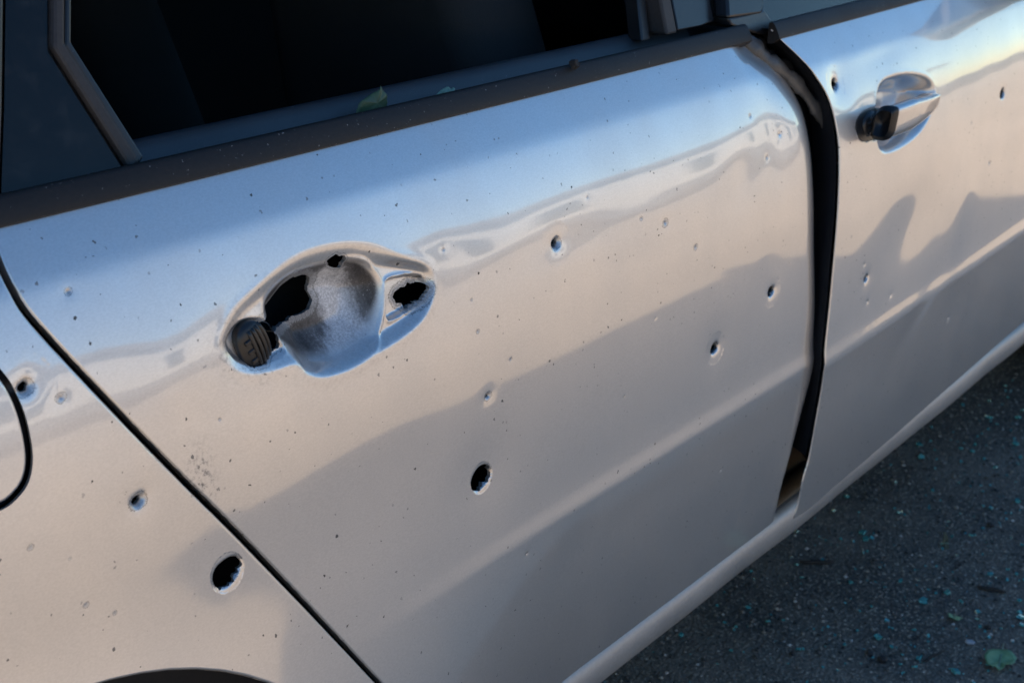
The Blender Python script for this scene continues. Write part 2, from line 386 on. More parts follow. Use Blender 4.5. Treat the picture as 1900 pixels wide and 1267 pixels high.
def build_panel(name, outline, S, step, parent, holes=(), refine=(), roll=.003, flange=.016, mat=None, masks=None, edge_step=.006, lip=.005, big_roll=None):
    """sheet-metal panel: y = S(x, z) inside the outline, holes cut out, edges rolled in, true normals"""
    mat = mat or PAINT
    out_ = resample(ccw(np.asarray(outline)), edge_step); hs = [ccw(np.asarray(h)) for h in holes]
    mn = out_.min(0); mx = out_.max(0)
    pts = hexgrid(mn[0], mx[0], mn[1], mx[1], step); pts = pts + rng.uniform(-.12, .12, pts.shape) * step
    for (cx, cz, r, s) in refine:
        keep = np.hypot(pts[:, 0] - cx, pts[:, 1] - cz) > r; pts = pts[keep]
        q = hexgrid(cx - r, cx + r, cz - r, cz + r, s); q = q + rng.uniform(-.12, .12, q.shape) * s
        q = q[np.hypot(q[:, 0] - cx, q[:, 1] - cz) < r]; pts = np.vstack([pts, q])
    inset = []
    nx = np.roll(out_, -1, 0) - np.roll(out_, 1, 0); nn = np.stack([-nx[:, 1], nx[:, 0]], 1); nn /= np.linalg.norm(nn, axis=1)[:, None]
    for d in (roll * .12, roll * .4, roll * 1.0, roll * 2.2):
        inset.append(out_ + nn * d)
    inset = np.vstack(inset) if roll > 0 else np.zeros((0, 2))
    if len(inset):
        di, _, _ = seg_dist(out_, inset); inset = inset[inside(out_, inset) & (di > roll * .1)]
    d, _, _ = seg_dist(out_, pts); pts = pts[inside(out_, pts) & (d > max(roll * 2.6, step * .4))]
    pts = np.vstack([pts, inset])
    for h in hs:
        hd, _, _ = seg_dist(h, pts); hstep = np.median(np.hypot(*(h - np.roll(h, 1, 0)).T))
        pts = pts[(~inside(h, pts)) & (hd > hstep * .6)]
    nb = len(out_); cons = [out_] + hs; cv = np.vstack(cons); edges = []; k = 0
    for c in cons:
        edges += [(k + i, k + (i + 1) % len(c)) for i in range(len(c))]; k += len(c)
    allp = np.vstack([cv, pts])
    vo, eo, fo, *_ = delaunay_2d_cdt([Vector((float(a), float(b))) for a, b in allp], edges, [], 0, 1e-7)
    V = np.array([(v.x, v.y) for v in vo]); F = np.array([f[:] for f in fo if len(f) == 3])
    c = V[F].mean(1); keep = inside(out_, c)
    for h in hs: keep &= ~inside(h, c)
    F = F[keep]
    # make the winding face outwards (-Y)
    e1 = V[F[:, 1]] - V[F[:, 0]]; e2 = V[F[:, 2]] - V[F[:, 0]]; sg = e1[:, 0] * e2[:, 1] - e1[:, 1] * e2[:, 0]
    F[sg < 0] = F[sg < 0][:, ::-1]
    x, z = V[:, 0], V[:, 1]; eps = .0004
    y = S(x, z); gx = (S(x + eps, z) - S(x - eps, z)) / (2 * eps); gz = (S(x, z + eps) - S(x, z - eps)) / (2 * eps)
    def add_roll(line, r, depth, closed):
        nonlocal y, gx, gz
        dd, ux, uz = seg_dist(line, V, closed); m = dd < r; t = np.clip((r - dd) / r, 0, .985)
        y = y + np.where(m, depth * (1 - np.sqrt(1 - t * t)), 0)
        gd = -depth / r * t / np.sqrt(1 - t * t); gd = np.where(m, gd, 0)
        gx = gx + gd * ux; gz = gz + gd * uz
    if roll > 0:
        y_, gx_, gz_ = y, gx, gz; add_roll(out_, roll, roll, True)
        if big_roll is not None:
            nr = seg_dist(big_roll[0], V, False)[0] < .012; y = np.where(nr, y_, y); gx = np.where(nr, gx_, gx); gz = np.where(nr, gz_, gz)
    if big_roll is not None:
        dd, ux, uz = seg_dist(big_roll[0], V, False); k_ = .35 + .65 * sstep(.50, .85, z); rr = big_roll[1] * k_; dep = big_roll[2] * k_
        t = np.clip((rr - dd) / rr, 0, 1); y = y + dep * t ** 2.4; gd = -2.4 * dep / rr * t ** 1.4; gx = gx + gd * ux; gz = gz + gd * uz
    nrm = np.stack([gx, -np.ones_like(gx), gz], 1); nrm /= np.linalg.norm(nrm, axis=1)[:, None]
    verts = [np.stack([x, y, z], 1)]; norms = [nrm]; faces = [tuple(f) for f in F]; nv = len(V)
    msk = {k_: fn(x, z) for k_, fn in (masks or {}).items()}
    ext = {k_: [v_] for k_, v_ in msk.items()}
    # return flanges: duplicate edge rows and fold them inwards
    def near_idx(P):
        o = []
        for p in P: o.append(int(np.argmin((V[:, 0] - p[0]) ** 2 + (V[:, 1] - p[1]) ** 2)))
        return o
    def fold(P, depth, inward):
        nonlocal nv
        idx = near_idx(P); n_ = len(idx); c0 = V[idx]; tn = np.roll(c0, -1, 0) - np.roll(c0, 1, 0)
        pn = np.stack([-tn[:, 1], tn[:, 0]], 1); L_ = np.linalg.norm(pn, axis=1)[:, None]; pn = pn / np.maximum(L_, 1e-9) * inward
        yb = y[idx]
        a = np.stack([c0[:, 0], yb, c0[:, 1]], 1); q = c0 + pn * min(.0015, depth * .25)
        bq = np.stack([q[:, 0], yb + depth, q[:, 1]], 1)
        nm = np.stack([-pn[:, 0], np.zeros(n_), -pn[:, 1]], 1)
        verts.append(a); verts.append(bq); norms.append(nm); norms.append(nm)
        for i in range(n_):
            j = (i + 1) % n_; faces.append((nv + i, nv + n_ + i, nv + n_ + j, nv + j) if inward > 0 else (nv + i, nv + j, nv + n_ + j, nv + n_ + i))
        for k_ in ext: ext[k_] += [msk[k_][idx], msk[k_][idx]]
        nv += 2 * n_
    if flange: fold(out_, flange, 1)
    for h in hs:
        if lip: fold(h, lip, -1)
    VV = np.vstack(verts); NN = np.vstack(norms)
    o = mesh_obj(name, VV, faces, mat, parent)
    me = o.data
    for k_ in ext:
        at = me.attributes.new(k_, 'FLOAT', 'POINT'); at.data.foreach_set('value', np.concatenate(ext[k_]).astype(np.float32))
    me.normals_split_custom_set_from_vertices([tuple(v) for v in NN])
    return o

# ------------------------------------------------------------------ dents and bullet damage
# craters: pixel, hole radius (m), crater radius (m), depth (m), chip radius (m), seed
def crater_list(L, S):
    o = []
    for (px, py, rh, rc, dep, rchip, sd_) in L:
        x, z = pix(px, py, S); o.append((x, z, rh, rc, dep, rchip, sd_))
    return o
def ang_r(x, z, c):
    dx, dz = x - c[0], z - c[1]; th = np.arctan2(dz, dx); s = c[6]
    k = 1 + .14 * np.cos(2 * (th - .35)) + .04 * np.sin(3 * th + 2.3 * s)
    return np.hypot(dx, dz) / k
def crater_depth(x, z, C):
    y = np.zeros_like(x)
    for c in C:
        m = np.hypot(x - c[0], z - c[1]) < c[3] * 4
        if not m.any(): continue
        r = ang_r(x[m], z[m], c); u = np.maximum(r - c[2] * .9, 0) / c[3]
        y[m] += c[4] * (np.exp(-4.0 * u) * .85 + .15 * np.exp(-(r / (c[2] + c[3] * 1.6)) ** 2)) 
    return y
def chip_mask(x, z, C):
    v = np.zeros_like(x)
    for c in C:
        if c[5] <= 0: continue
        m = np.hypot(x - c[0], z - c[1]) < c[5] * 3
        if not m.any(): continue
        r = ang_r(x[m], z[m], (c[0], c[1], 0, 0, 0, 0, c[6] + 1.7)); v[m] = np.maximum(v[m], np.clip(1 - .5 * r / c[5], 0, 1))
    return v
def crater_holes(C):
    o = []
    for c in C:
        if c[2] <= 0: continue
        n = max(16, int(2 * math.pi * c[2] / .0009)); th = np.linspace(0, 2 * math.pi, n, endpoint=False); s = c[6]
        k = 1 + .14 * np.cos(2 * (th - .35)) + .06 * np.sin(3 * th + 2.3 * s) + .05 * np.sin(5 * th + s * 4) + .045 * np.sin(11 * th + s * 3) + .03 * np.sin(17 * th + s * 7)
        o.append(np.stack([c[0] + c[2] * k * np.cos(th), c[1] + c[2] * k * np.sin(th)], 1))
    return o
def crater_refine(C):
    o = []
    for c in C:
        R_ = max(c[2] + c[3] * 2.2, c[5] * 1.6); o.append((c[0], c[1], R_ * 1.7, max(.0016, R_ / 9))); o.append((c[0], c[1], R_, max(.0007, R_ / 20)))
    return o
def dents(x, z, D):
    y = np.zeros_like(x)
    for (cx, cz, rx, rz, a, d) in D:
        ca, sa = math.cos(a), math.sin(a); u = ((x - cx) * ca + (z - cz) * sa) / rx; v = (-(x - cx) * sa + (z - cz) * ca) / rz
        y += d * np.exp(-(u * u + v * v))
    return y
def waves(x, z, seed, amp):
    r_ = np.random.default_rng(seed); y = np.zeros_like(x)
    for i in range(14):
        k = r_.uniform(18, 62); a = r_.uniform(-.9, .9) + (math.pi / 2 if i % 2 else 0); p = r_.uniform(0, 6.28)
        y += amp * (22 / k) ** 1.6 * np.sin(k * (np.cos(a) * x + np.sin(a) * z) + p)
    return y

# ================================================================== GROUND
def sheet(name, x0, x1, y0, y1, z, mat, sub=1):
    vs_ = []; fs = []
    for j in range(sub + 1):
        for i in range(sub + 1): vs_.append((x0 + (x1 - x0) * i / sub, y0 + (y1 - y0) * j / sub, z))
    for j in range(sub):
        for i in range(sub): a = j * (sub + 1) + i; fs.append((a, a + 1, a + sub + 2, a + sub + 1))
    return mesh_obj(name, vs_, fs, mat, smooth=False, kind='structure')
sheet('road', -400, 400, -400, 400, 0.0, ASPHALT)
sheet('added_pale_ground', -60, 60, -9, -.43, .004, CONC)  # pale ground added out of frame to brighten what the doors mirror

bld = empty('white_building', (14, -17, 0)); tag(bld, 'long low white building mirrored as a pale streak across the doors', 'building')
def bchild(name, x0, x1, y0, y1, z0, z1, mat, bev=.0):
    o = bm_obj(name, box_bm(x1 - x0, y1 - y0, z1 - z0, ((x0 + x1) / 2, (y0 + y1) / 2, (z0 + z1) / 2), bev), mat); bpy.context.view_layer.update(); o.parent = bld; o.matrix_parent_inverse = bld.matrix_world.inverted(); return o
bpy.context.view_layer.update()
bchild('plinth', -8, 44, -25, -16.94, 0, .7, WALLG)
bchild('wall', -8, 44, -25, -17, .7, 3.6, WALLW)
bchild('roof', -8.4, 44.4, -25.4, -16.6, 3.6, 4.0, WALLG)
for i, x in enumerate((-5, -1.5, 4, 7.5, 11, 17, 20.5, 26, 31, 36, 40)):
    bchild('window', x, x + 1.3, -17.02, -16.97, 1.3, 2.8, WINP)

# ================================================================== CAR
car = empty('parked_car', (1.6, .9, 0)); CO = Vector((1.6, .9, 0))
tag(car, 'silver car riddled with bullet holes, its rear door handle torn out', 'car')
class P_:      # parent helper: parts keep world coordinates
    pass
def child(o, p):
    o.parent = p; o.matrix_parent_inverse = p.matrix_world.inverted(); return o
car_children = []
bpy.context.view_layer.update()

# ---- rear door
RD_rear = pixs([(-40, 380), (-10, 440), (5, 480), (28, 530), (62, 585), (150, 682), (250, 788), (350, 891), (450, 991), (550, 1096), (650, 1203), (705, 1262), (790, 1352), (880, 1440)])
RD_front = pixs([(1426, 958), (1438, 905), (1461, 820), (1479, 752), (1496, 692), (1502, 650), (1507, 560), (1510, 450), (1511, 330), (1506, 270), (1491, 203), (1466, 157), (1432, 119), (1400, 97), (1370, 74)], lambda x, z: S0(x, z) + .014)
zb = RD_front[0][1]
rd_out = np.vstack([smooth_poly(RD_rear, False, 4), [[RD_rear[-1][0] + .01, zb + .002]], smooth_poly(RD_front, False, 4), [[RD_front[-1][0] - .006, 1.012], [RD_rear[0][0], 1.012]]])
GAP = .005
# handle pocket
HO = ccw(smooth_poly(pixs([(415, 640), (424, 610), (445, 575), (480, 545), (520, 518), (560, 498), (600, 484), (645, 476), (700, 478), (760, 484), (793, 496), (806, 518), (804, 550), (786, 588), (752, 620), (700, 653), (650, 682), (602, 697), (570, 692), (548, 673), (510, 683), (475, 689), (447, 683), (426, 665)]), True, 6))
def bowl_poly(L): return ccw(smooth_poly(pixs(L), True, 6))
HB = bowl_poly([(500, 560), (535, 520), (570, 502), (610, 490), (655, 484), (690, 492), (716, 522), (722, 565), (716, 610), (698, 645), (650, 674), (603, 690), (574, 686), (553, 664), (530, 640), (505, 610)])
HT = bowl_poly([(728, 528), (750, 516), (785, 512), (798, 522), (797, 548), (780, 572), (752, 592), (733, 598), (728, 570)])
HL = bowl_poly([(424, 640), (436, 612), (462, 594), (500, 596), (525, 625), (540, 655), (500, 676), (470, 681), (440, 668)])
def rd_pocket(x, z):
    y = np.zeros_like(x); m = (np.abs(x - HO[:, 0].mean()) < .22) & (np.abs(z - HO[:, 1].mean()) < .14)
    if not m.any(): return y
    xx, zz_ = x[m], z[m]
    so = sdist(HO, xx, zz_); sb = sdist(HB, xx, zz_); st = sdist(HT, xx, zz_); sl = sdist(HL, xx, zz_)
    wo = .002 + .011 * sstep(-.02, .03, (zz_ - HO[:, 1].mean()) - .35 * (xx - HO[:, 0].mean()))
    xl = HO[:, 0].min(); lf = .38 + .62 * sstep(xl + .015, xl + .11, xx); wo = wo * lf
    v = .0095 * lf * sstep(0, 1, (so + wo) / (wo + .010)) + .025 * sstep(-.003, .028, sb) + .005 * sstep(-.001, .0035, st) + .004 * sstep(-.001, .004, sl)
    v -= .0002 * np.exp(-((so + .004) / .004) ** 2)
    v -= .0018 * np.exp(-((sb + .0015) / .0022) ** 2) * sstep(.64 + HB[:, 0].max() * 0 - .64 + HB[:, 0].max() - .05, HB[:, 0].max() - .01, xx)
    v -= .0014 * np.exp(-(st / .0022) ** 2)
    y[m] = v; return y
RD_DENTS = [(*pix(1440, 285), .035, .05, .2, .0022), (*pix(1380, 330), .05, .03, .5, .0015), (*pix(1050, 445), .10, .016, .05, .0006), (*pix(930, 470), .05, .018, .1, -.0005),
            (*pix(330, 690), .045, .03, .3, -.0012), (*pix(430, 640), .05, .05, 0, .0008), (*pix(830, 520), .03, .05, 0, .0006), (*pix(1180, 400), .09, .012, -.1, -.0003),
            (*pix(1430, 500), .03, .05, 0, .0010), (*pix(900, 880), .045, .045, 0, .0016), (*pix(700, 760), .10, .05, .1, -.0008), (*pix(1330, 640), .03, .03, 0, .0009)]
def rd_base(x, z): return S0(x, z) + dents(x, z, RD_DENTS) + waves(x, z, 3, .00005) * sstep(.60, .78, z) * sstep(.985, .93, z)
RD_C = crater_list([(893, 886, .0130, .0040, .0045, .0128, 1.0), (1033, 452, .0044, .0055, .0060, .0076, 2.2), (1432, 541, .0064, .0050, .0045, .0070, .5), (1327, 646, .0068, .0050, .0045, .0074, 3.9),
                    (906, 735, .0018, .0045, .0030, .0050, 4.4), (1235, 414, 0, .0050, .0024, .0055, 5.3), (1291, 459, 0, .0038, .0018, .0042, .9), (1190, 406, 0, .0030, .0012, .0028, 2.9),
                    (887, 615, 0, .0030, .0010, .0026, 1.4), (875, 556, 0, .0022, .0008, .0018, 5.9), (1423, 293, 0, .0036, .0018, .0036, 3.3), (948, 667, 0, .0026, .0010, .0022, 2.5), (1447, 250, 0, .006, .002, 0, .5),
                    (978, 1027, 0, .004, .0012, .0022, .2), (127, 541, 0, .004, .0018, .0032, 4.0), (1337, 872, 0, .003, .0010, .0018, 4.9), (1090, 366, 0, .002, .0006, .0016, 1.9), (823, 463, 0, .003, .0008, .0020, 3.0),
                    (1392, 216, 0, .0030, .0012, .0030, 1.1), (408, 778, 0, .003, .0008, .0015, 2.0), (1158, 735, 0, .003, .0006, .0018, 2.7), (1216, 590, 0, .002, .0006, .0014, .7)], rd_base)
def rd_S(x, z): return rd_base(x, z) + crater_depth(x, z, RD_C) + rd_pocket(x, z)
def hp(L, step=.0012):
    p = resample(smooth_poly(pixs(L, rd_S), True, 4), step); n_ = len(p); j_ = np.convolve(np.pad(rng.normal(0, 1, n_), 2, mode='wrap'), np.ones(5) / 5, mode='valid'); d_ = p - p.mean(0); return p + d_ / np.linalg.norm(d_, axis=1)[:, None] * (j_ * .0016)[:, None] + rng.normal(0, .0002, p.shape)
RD_H = [hp([(576, 514), (548, 511), (518, 533), (495, 563), (481, 597), (486, 610), (502, 614), (516, 607), (529, 597), (543, 589), (556, 583), (565, 578), (575, 572), (579, 556), (572, 538)]),
        hp([(606, 488), (611, 478), (626, 473), (642, 476), (637, 489), (631, 497), (617, 497)], .0009),
        hp([(729, 553), (737, 538), (756, 526), (775, 523), (790, 526), (792, 543), (781, 555), (765, 562), (753, 573), (746, 566), (735, 562)], .0009),
        hp([(436, 640), (445, 612), (468, 597), (498, 602), (512, 620), (518, 645), (502, 652), (498, 672), (478, 681), (452, 670)], .0010)]
def rd_bowlmask(x, z):
    lowf = sstep(HB[:, 1].mean() + .005, HB[:, 1].min() + .012, z); sb_ = sdist(HB, x, z); v = sstep(0, 1, sb_ / (.004 + .011 * lowf)); h = sdist(RD_H[2], x, z); t = sstep(.0045, .001, -h) * (h < 0)
    h2 = sdist(RD_H[0], x, z); t2 = sstep(.007, .001, -h2) * (h2 < 0) * sstep(.0, .006, sdist(HO, x, z))
    return np.clip(np.maximum(v, np.maximum(t * .8, 0)), 0, 1)
def rd_tear(x, z):
    v = np.zeros_like(x)
    for i, wd in ((0, .0065), (2, .0050), (1, .002), (3, .0022)):
        h = -sdist(RD_H[i], x, z); v = np.maximum(v, np.where(h < .02, np.clip(.82 - .32 * h / wd, 0, .8), 0))
    return v
def rd_smear(x, z):      # whitish scrape down the middle of the pocket floor
    L_ = np.array([pix(p[0], p[1], rd_S) for p in ((598, 512), (612, 560), (640, 610), (632, 655))]); d, _, _ = seg_dist(L_, np.stack([x, z], 1), False)
    return np.exp(-(d / .017) ** 2)
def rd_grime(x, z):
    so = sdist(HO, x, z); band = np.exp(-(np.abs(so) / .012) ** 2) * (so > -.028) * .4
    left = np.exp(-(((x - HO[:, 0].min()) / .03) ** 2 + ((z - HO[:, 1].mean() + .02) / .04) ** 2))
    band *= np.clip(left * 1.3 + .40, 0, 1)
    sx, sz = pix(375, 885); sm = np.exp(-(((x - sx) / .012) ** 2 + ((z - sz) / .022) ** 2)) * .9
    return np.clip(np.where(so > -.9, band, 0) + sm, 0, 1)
hc = HO.mean(0)
rear_door = build_panel('rear_door', rd_out, rd_S, .0075, None, holes=RD_H + crater_holes(RD_C),
    mat=PAINT_POCKET, refine=[(hc[0], hc[1], .175, .0035), (hc[0], hc[1], .135, .0017)] + crater_refine(RD_C),
    masks={'chip': lambda x, z: np.maximum(chip_mask(x, z, RD_C), rd_tear(x, z)), 'bowl': rd_bowlmask, 'smear': rd_smear, 'grime': rd_grime},
    big_roll=(smooth_poly(RD_front, False, 4), .065, .017), roll=.002)
child(rear_door, car); rear_door['label'] = 'pierced rear door with its handle torn out of the pocket'

# ---- rear quarter panel with fuel flap and wheel arch
arch_px = pixs([(158, 1267), (200, 1256), (300, 1240), (350, 1237), (410, 1241), (460, 1252), (498, 1267)])
A_ = np.c_[2 * arch_px, np.ones(len(arch_px))]; bb = (arch_px ** 2).sum(1); sol = np.linalg.lstsq(A_, bb, rcond=None)[0]
AR = .335; ctr = np.array([arch_px[3, 0] - .1, arch_px[:, 1].max() - AR])
for _ in range(60):      # wheel centre from the visible bit of the arch edge
    v_ = ctr - arch_px; r_ = np.linalg.norm(v_, axis=1); J = v_ / r_[:, None]; ctr = ctr - np.linalg.lstsq(J, r_ - AR, rcond=None)[0] * .5
AX, AZ = float(ctr[0]), float(ctr[1]); print('ARCH', AX, AZ, arch_px)
def off(P, d):
    P = np.asarray(P); t = np.gradient(P, axis=0); nn = np.stack([-t[:, 1], t[:, 0]], 1); return P + d * nn / np.linalg.norm(nn, axis=1)[:, None]
q_edge = off(smooth_poly(RD_rear, False, 4), -GAP)       # away from the door
if q_edge[5, 0] > smooth_poly(RD_rear, False, 4)[5, 0]: q_edge = off(smooth_poly(RD_rear, False, 4), GAP)
th = np.linspace(math.acos(min(1, max(-1, (q_edge[-1, 0] - AX) / AR))), math.pi * .98, 40)
arc = np.stack([AX + AR * np.cos(th), AZ + AR * np.sin(th)], 1)
d_ = np.hypot(q_edge[:, 0] - AX, q_edge[:, 1] - AZ); q_edge = q_edge[d_ > AR + .006]
th = np.linspace(math.atan2(q_edge[-1, 1] - AZ, q_edge[-1, 0] - AX) - .01, math.pi * .98, 40)
arc = np.stack([AX + AR * np.cos(th), AZ + AR * np.sin(th)], 1)
q_out = np.vstack([q_edge, arc, [[AX - AR - .10, AZ + .02], [-.35, AZ + .05], [-.36, .8], [-.33, 1.012]]])
FLAP = pixs([(-150, 600), (-60, 620), (-20, 655), (0, 683), (22, 712), (42, 755), (55, 802), (61, 850), (54, 892), (34, 922), (4, 945), (-50, 958), (-130, 950), (-190, 880), (-205, 760), (-190, 660)])
flap_hole = resample(ccw(smooth_poly(FLAP, True, 6)), .004)
def Sq0(x, z):
    r = np.hypot(x - AX, z - AZ); fl = np.exp(-np.maximum(r - AR, 0) / .055)
    return S0(x, z) - .007 * fl + waves(x, z, 11, .00008)
Q_C = crater_list([(422, 1062, .0128, .0042, .0045, .0126, .3), (258, 930, .0034, .0065, .0055, .0075, 2.7), (47, 720, .0034, .0060, .0048, .0070, 5.0), (113, 738, 0, .0045, .0014, .0042, 1.2),
                   (160, 1122, 0, .003, .0003, .0026, .4), (213, 1137, 0, .002, .0003, .0020, 1.4), (283, 836, 0, .0026, .001, .0024, 3.3), (57, 1015, 0, .004, .0003, .0026, 2.2), (130, 1036, 0, .003, .0002, .0014, 4.2)], Sq0)
def q_S(x, z): return Sq0(x, z) + crater_depth(x, z, Q_C)
quarter = build_panel('rear_quarter_panel', q_out, q_S, .008, None, holes=[flap_hole] + crater_holes(Q_C), refine=crater_refine(Q_C), lip=.004, mat=PAINT_HIT,
    masks={'chip': lambda x, z: chip_mask(x, z, Q_C)})
child(quarter, car)
fc = flap_hole.mean(0); tn = np.roll(flap_hole, -1, 0) - np.roll(flap_hole, 1, 0); pn = np.stack([-tn[:, 1], tn[:, 0]], 1); pn /= np.linalg.norm(pn, axis=1)[:, None]
flap = build_panel('fuel_flap', flap_hole + pn * .0042, Sq0, .008, None); child(flap, quarter)
bk = build_panel('fuel_flap_recess', flap_hole - pn * .004, lambda x, z: S0(x, z) + .012, .02, None, mat=DARKP, roll=0, flange=0); child(bk, quarter)

# ---- front door, sprung open a little at its rear edge
FD_OUT = .016
def Sf0(x, z): return S0(x, z) - FD_OUT * np.clip((2.75 - x) / 1.1, 0, 1.3)
FD_rear = pixs([(1432, 56), (1456, 80), (1490, 112), (1518, 147), (1541, 187), (1555, 245), (1559, 292), (1556, 400), (1548, 490), (1540, 575), (1533, 640), (1532, 668), (1525, 725), (1513, 792), (1502, 850), (1491, 888), (1483, 928), (1474, 962)], Sf0)
FD_bot = pixs([(1500, 945), (1560, 893), (1640, 825), (1750, 728), (1850, 640), (1900, 597)], Sf0)
fb = np.vstack([FD_bot, [[2.62, FD_bot[-1][1] + .004], [2.74, FD_bot[-1][1] + .02], [2.76, .60], [2.72, .85], [2.70, 1.012]]])
fd_out = np.vstack([smooth_poly(FD_rear, False, 4), fb, [[FD_rear[0][0] + .004, 1.012]]])
FH = ccw(smooth_poly(pixs([(1630, 262), (1626, 225), (1628, 185), (1636, 157), (1660, 144), (1690, 140), (1718, 146), (1732, 160), (1734, 182), (1725, 212), (1705, 244), (1680, 265), (1655, 278), (1638, 279)], Sf0), True, 6))
FL = ccw(smooth_poly(pixs([(1589, 238), (1596, 214), (1620, 202), (1638, 203), (1645, 222), (1645, 248), (1630, 258), (1600, 262)], Sf0), True, 6))
FD_DENTS = [(*pix(1690, 420, Sf0), .10, .06, .2, .0040), (*pix(1780, 380, Sf0), .05, .10, -.3, -.0025), (*pix(1600, 330, Sf0), .06, .06, 0, .0015), (*pix(1700, 590, Sf0), .10, .025, .6, .0007), (*pix(1560, 160, Sf0), .03, .03, 0, .0018), (*pix(1850, 230, Sf0), .12, .05, .1, .0015), (*pix(1640, 100, Sf0), .10, .02, .1, .0012)]
def fd_base(x, z): return Sf0(x, z) + dents(x, z, FD_DENTS) * sstep(1.0, .95, z) + waves(x, z, 21, .00010) * sstep(.5, .7, z) * sstep(.985, .93, z)
FD_C = crater_list([(1550, 157, .0066, .0060, .0050, .0080, .8), (1861, 174, .0082, .0050, .0055, .0088, 2.0), (1608, 517, .0044, .0055, .0045, .0060, 3.1), (1610, 560, 0, .0055, .0022, .0035, 4.4),
                    (1604, 491, 0, .004, .0014, .0020, 1.3), (1803, 228, 0, .003, .001, .003, .3), (1836, 303, 0, .005, .002, .004, 5.2), (1760, 590, 0, .005, .0022, .003, 2.4), (1653, 548, 0, .006, .0016, 0, .6), (1580, 440, 0, .002, .0006, .002, .1)], fd_base)
def fd_S(x, z):
    y = fd_base(x, z) + crater_depth(x, z, FD_C); m = (np.abs(x - FH[:, 0].mean()) < .3) & (np.abs(z - FH[:, 1].mean()) < .12)
    if m.any():
        so = sdist(FH, x[m], z[m]); sl = sdist(FL, x[m], z[m])
        y[m] += .042 * sstep(-.005, .028, so) - .0003 * np.exp(-((so + .003) / .004) ** 2) + .006 * sstep(-.001, .004, sl)
    return y
fhc = FH.mean(0)
front_door = build_panel('front_door', fd_out, fd_S, .009, None, holes=crater_holes(FD_C), refine=[(fhc[0], fhc[1], .15, .0030)] + crater_refine(FD_C),
    masks={'chip': lambda x, z: chip_mask(x, z, FD_C)}, roll=.0012, mat=PAINT_HIT, flange=.0012, lip=.003)
child(front_door, car); front_door['label'] = 'sprung front door that keeps its pull handle'

# ---- front wing, coarse, beyond the frame
FAX = AX + 2.92
th = np.linspace(0.02, math.pi * .99, 40); arc2 = np.stack([FAX + AR * np.cos(th), AZ + AR * np.sin(th)], 1)
w_out = np.vstack([[[2.765, 1.0], [2.785, .85], [2.80, .60], [2.78, .36]], arc2[::-1], [[4.22, .42], [4.25, .62], [4.1, .80], [3.3, .93]]])
wing = build_panel('front_wing', w_out, S0, .03, None, edge_step=.02); child(wing, car)

# ---- sill panel (rocker) below the doors: lofted tube-like profile
prof = [(.075, .319), (.055, .321), (.045, .3215), (.038, .319), (.032, .312), (.029, .302), (.029, .290), (.033, .276), (.041, .264), (.053, .255), (.07, .249), (.10, .246), (.14, .245)]
xs = np.linspace(.90, 3.02, 90); vs_, fs = [], []
for x in xs:
    for (yy, zz_) in prof: vs_.append((x, yy + .010 + .010 * ((x - 1.55) / 1.1) ** 2 + .0006 * math.sin(x * 21), zz_ - .009 + .0008 * math.sin(x * 13 + 1)))
n_ = len(prof)
for i in range(len(xs) - 1):
    for j in range(n_ - 1): a = i * n_ + j; fs.append((a, a + 1, a + n_ + 1, a + n_))
sill = mesh_obj('sill_panel', vs_, fs, SILLP); child(sill, car)

# ---- generic strips swept along x
def sweep_x(name, x0, x1, prof, base, mat, parent, n=80, zf=None, close=True, cap=True):
    vs_, fs = [], []; k = len(prof)
    for x in np.linspace(x0, x1, n):
        dz = zf(x) if zf else 0.0; yb = base(x)
        for (yy, zz_) in prof: vs_.append((x, yb + yy, zz_ + dz))
    for i in range(n - 1):
        for j in range(k if close else k - 1):
            j2 = (j + 1) % k; a, b_, c_, d2 = i * k + j, i * k + j2, (i + 1) * k + j2, (i + 1) * k + j
            fs.append((a, b_, c_, d2))
    if cap and close: fs.append(tuple(range(k))[::-1]); fs.append(tuple((n - 1) * k + j for j in range(k)))
    o = mesh_obj(name, vs_, fs, mat, None); child(o, parent)
    es = o.modifiers.new('edges', 'EDGE_SPLIT'); es.split_angle = R(50); return o
bowx = lambda x: .010 * ((x - 1.55) / 1.1) ** 2
YS = float(np.interp(1.0, _zz, _yy))       # body surface depth at the belt line
rx0, rx1 = RD_rear[0][0] - .02, RD_front[-1][0] + .004
mprof = [(YS + .000, 1.001), (YS - .0015, 1.0025), (YS - .001, 1.005), (YS + .0025, 1.012), (YS + .0065, 1.0185), (YS + .009, 1.0208), (YS + .012, 1.0212), (YS + .0140, 1.0195), (YS + .0150, .995), (YS + .008, .995)]
belt = sweep_x('belt_moulding', rx0, rx1, mprof, bowx, MOULD, rear_door)
nk = pix_y(1067, 119, YS + .004); bm = bmesh.new(); bmesh.ops.create_cone(bm, cap_ends=True, segments=14, radius1=.0055, radius2=.0042, depth=.006, matrix=Matrix.Translation((nk[0], nk[1], nk[2])) @ Matrix.Rotation(R(65), 4, 'X'))
for v in bm.verts: v.co += Vector((random.uniform(-1, 1), random.uniform(-1, 1), random.uniform(-1, 1))) * .0009
o = bm_obj('black_nick_plug', bm, LINER); child(o, rear_door)  # black plug drawn for the shade in the bullet hole of the moulding
# inner door card top seen through the open window
iprof = [(.108, .96), (.111, .990), (.117, 1.006), (.124, 1.017), (.131, 1.0225), (.139, 1.0235), (.147, 1.020), (.165, 1.0), (.19, .97), (.19, .95)]
card = sweep_x('door_card', .52, 1.46, iprof, bowx, CARD, rear_door)
slot = sweep_x('window_slot', .45, 1.50, [(YS + .020, .960), (.150, .960), (.150, .952), (YS + .020, .952)], bowx, LINER, rear_door)

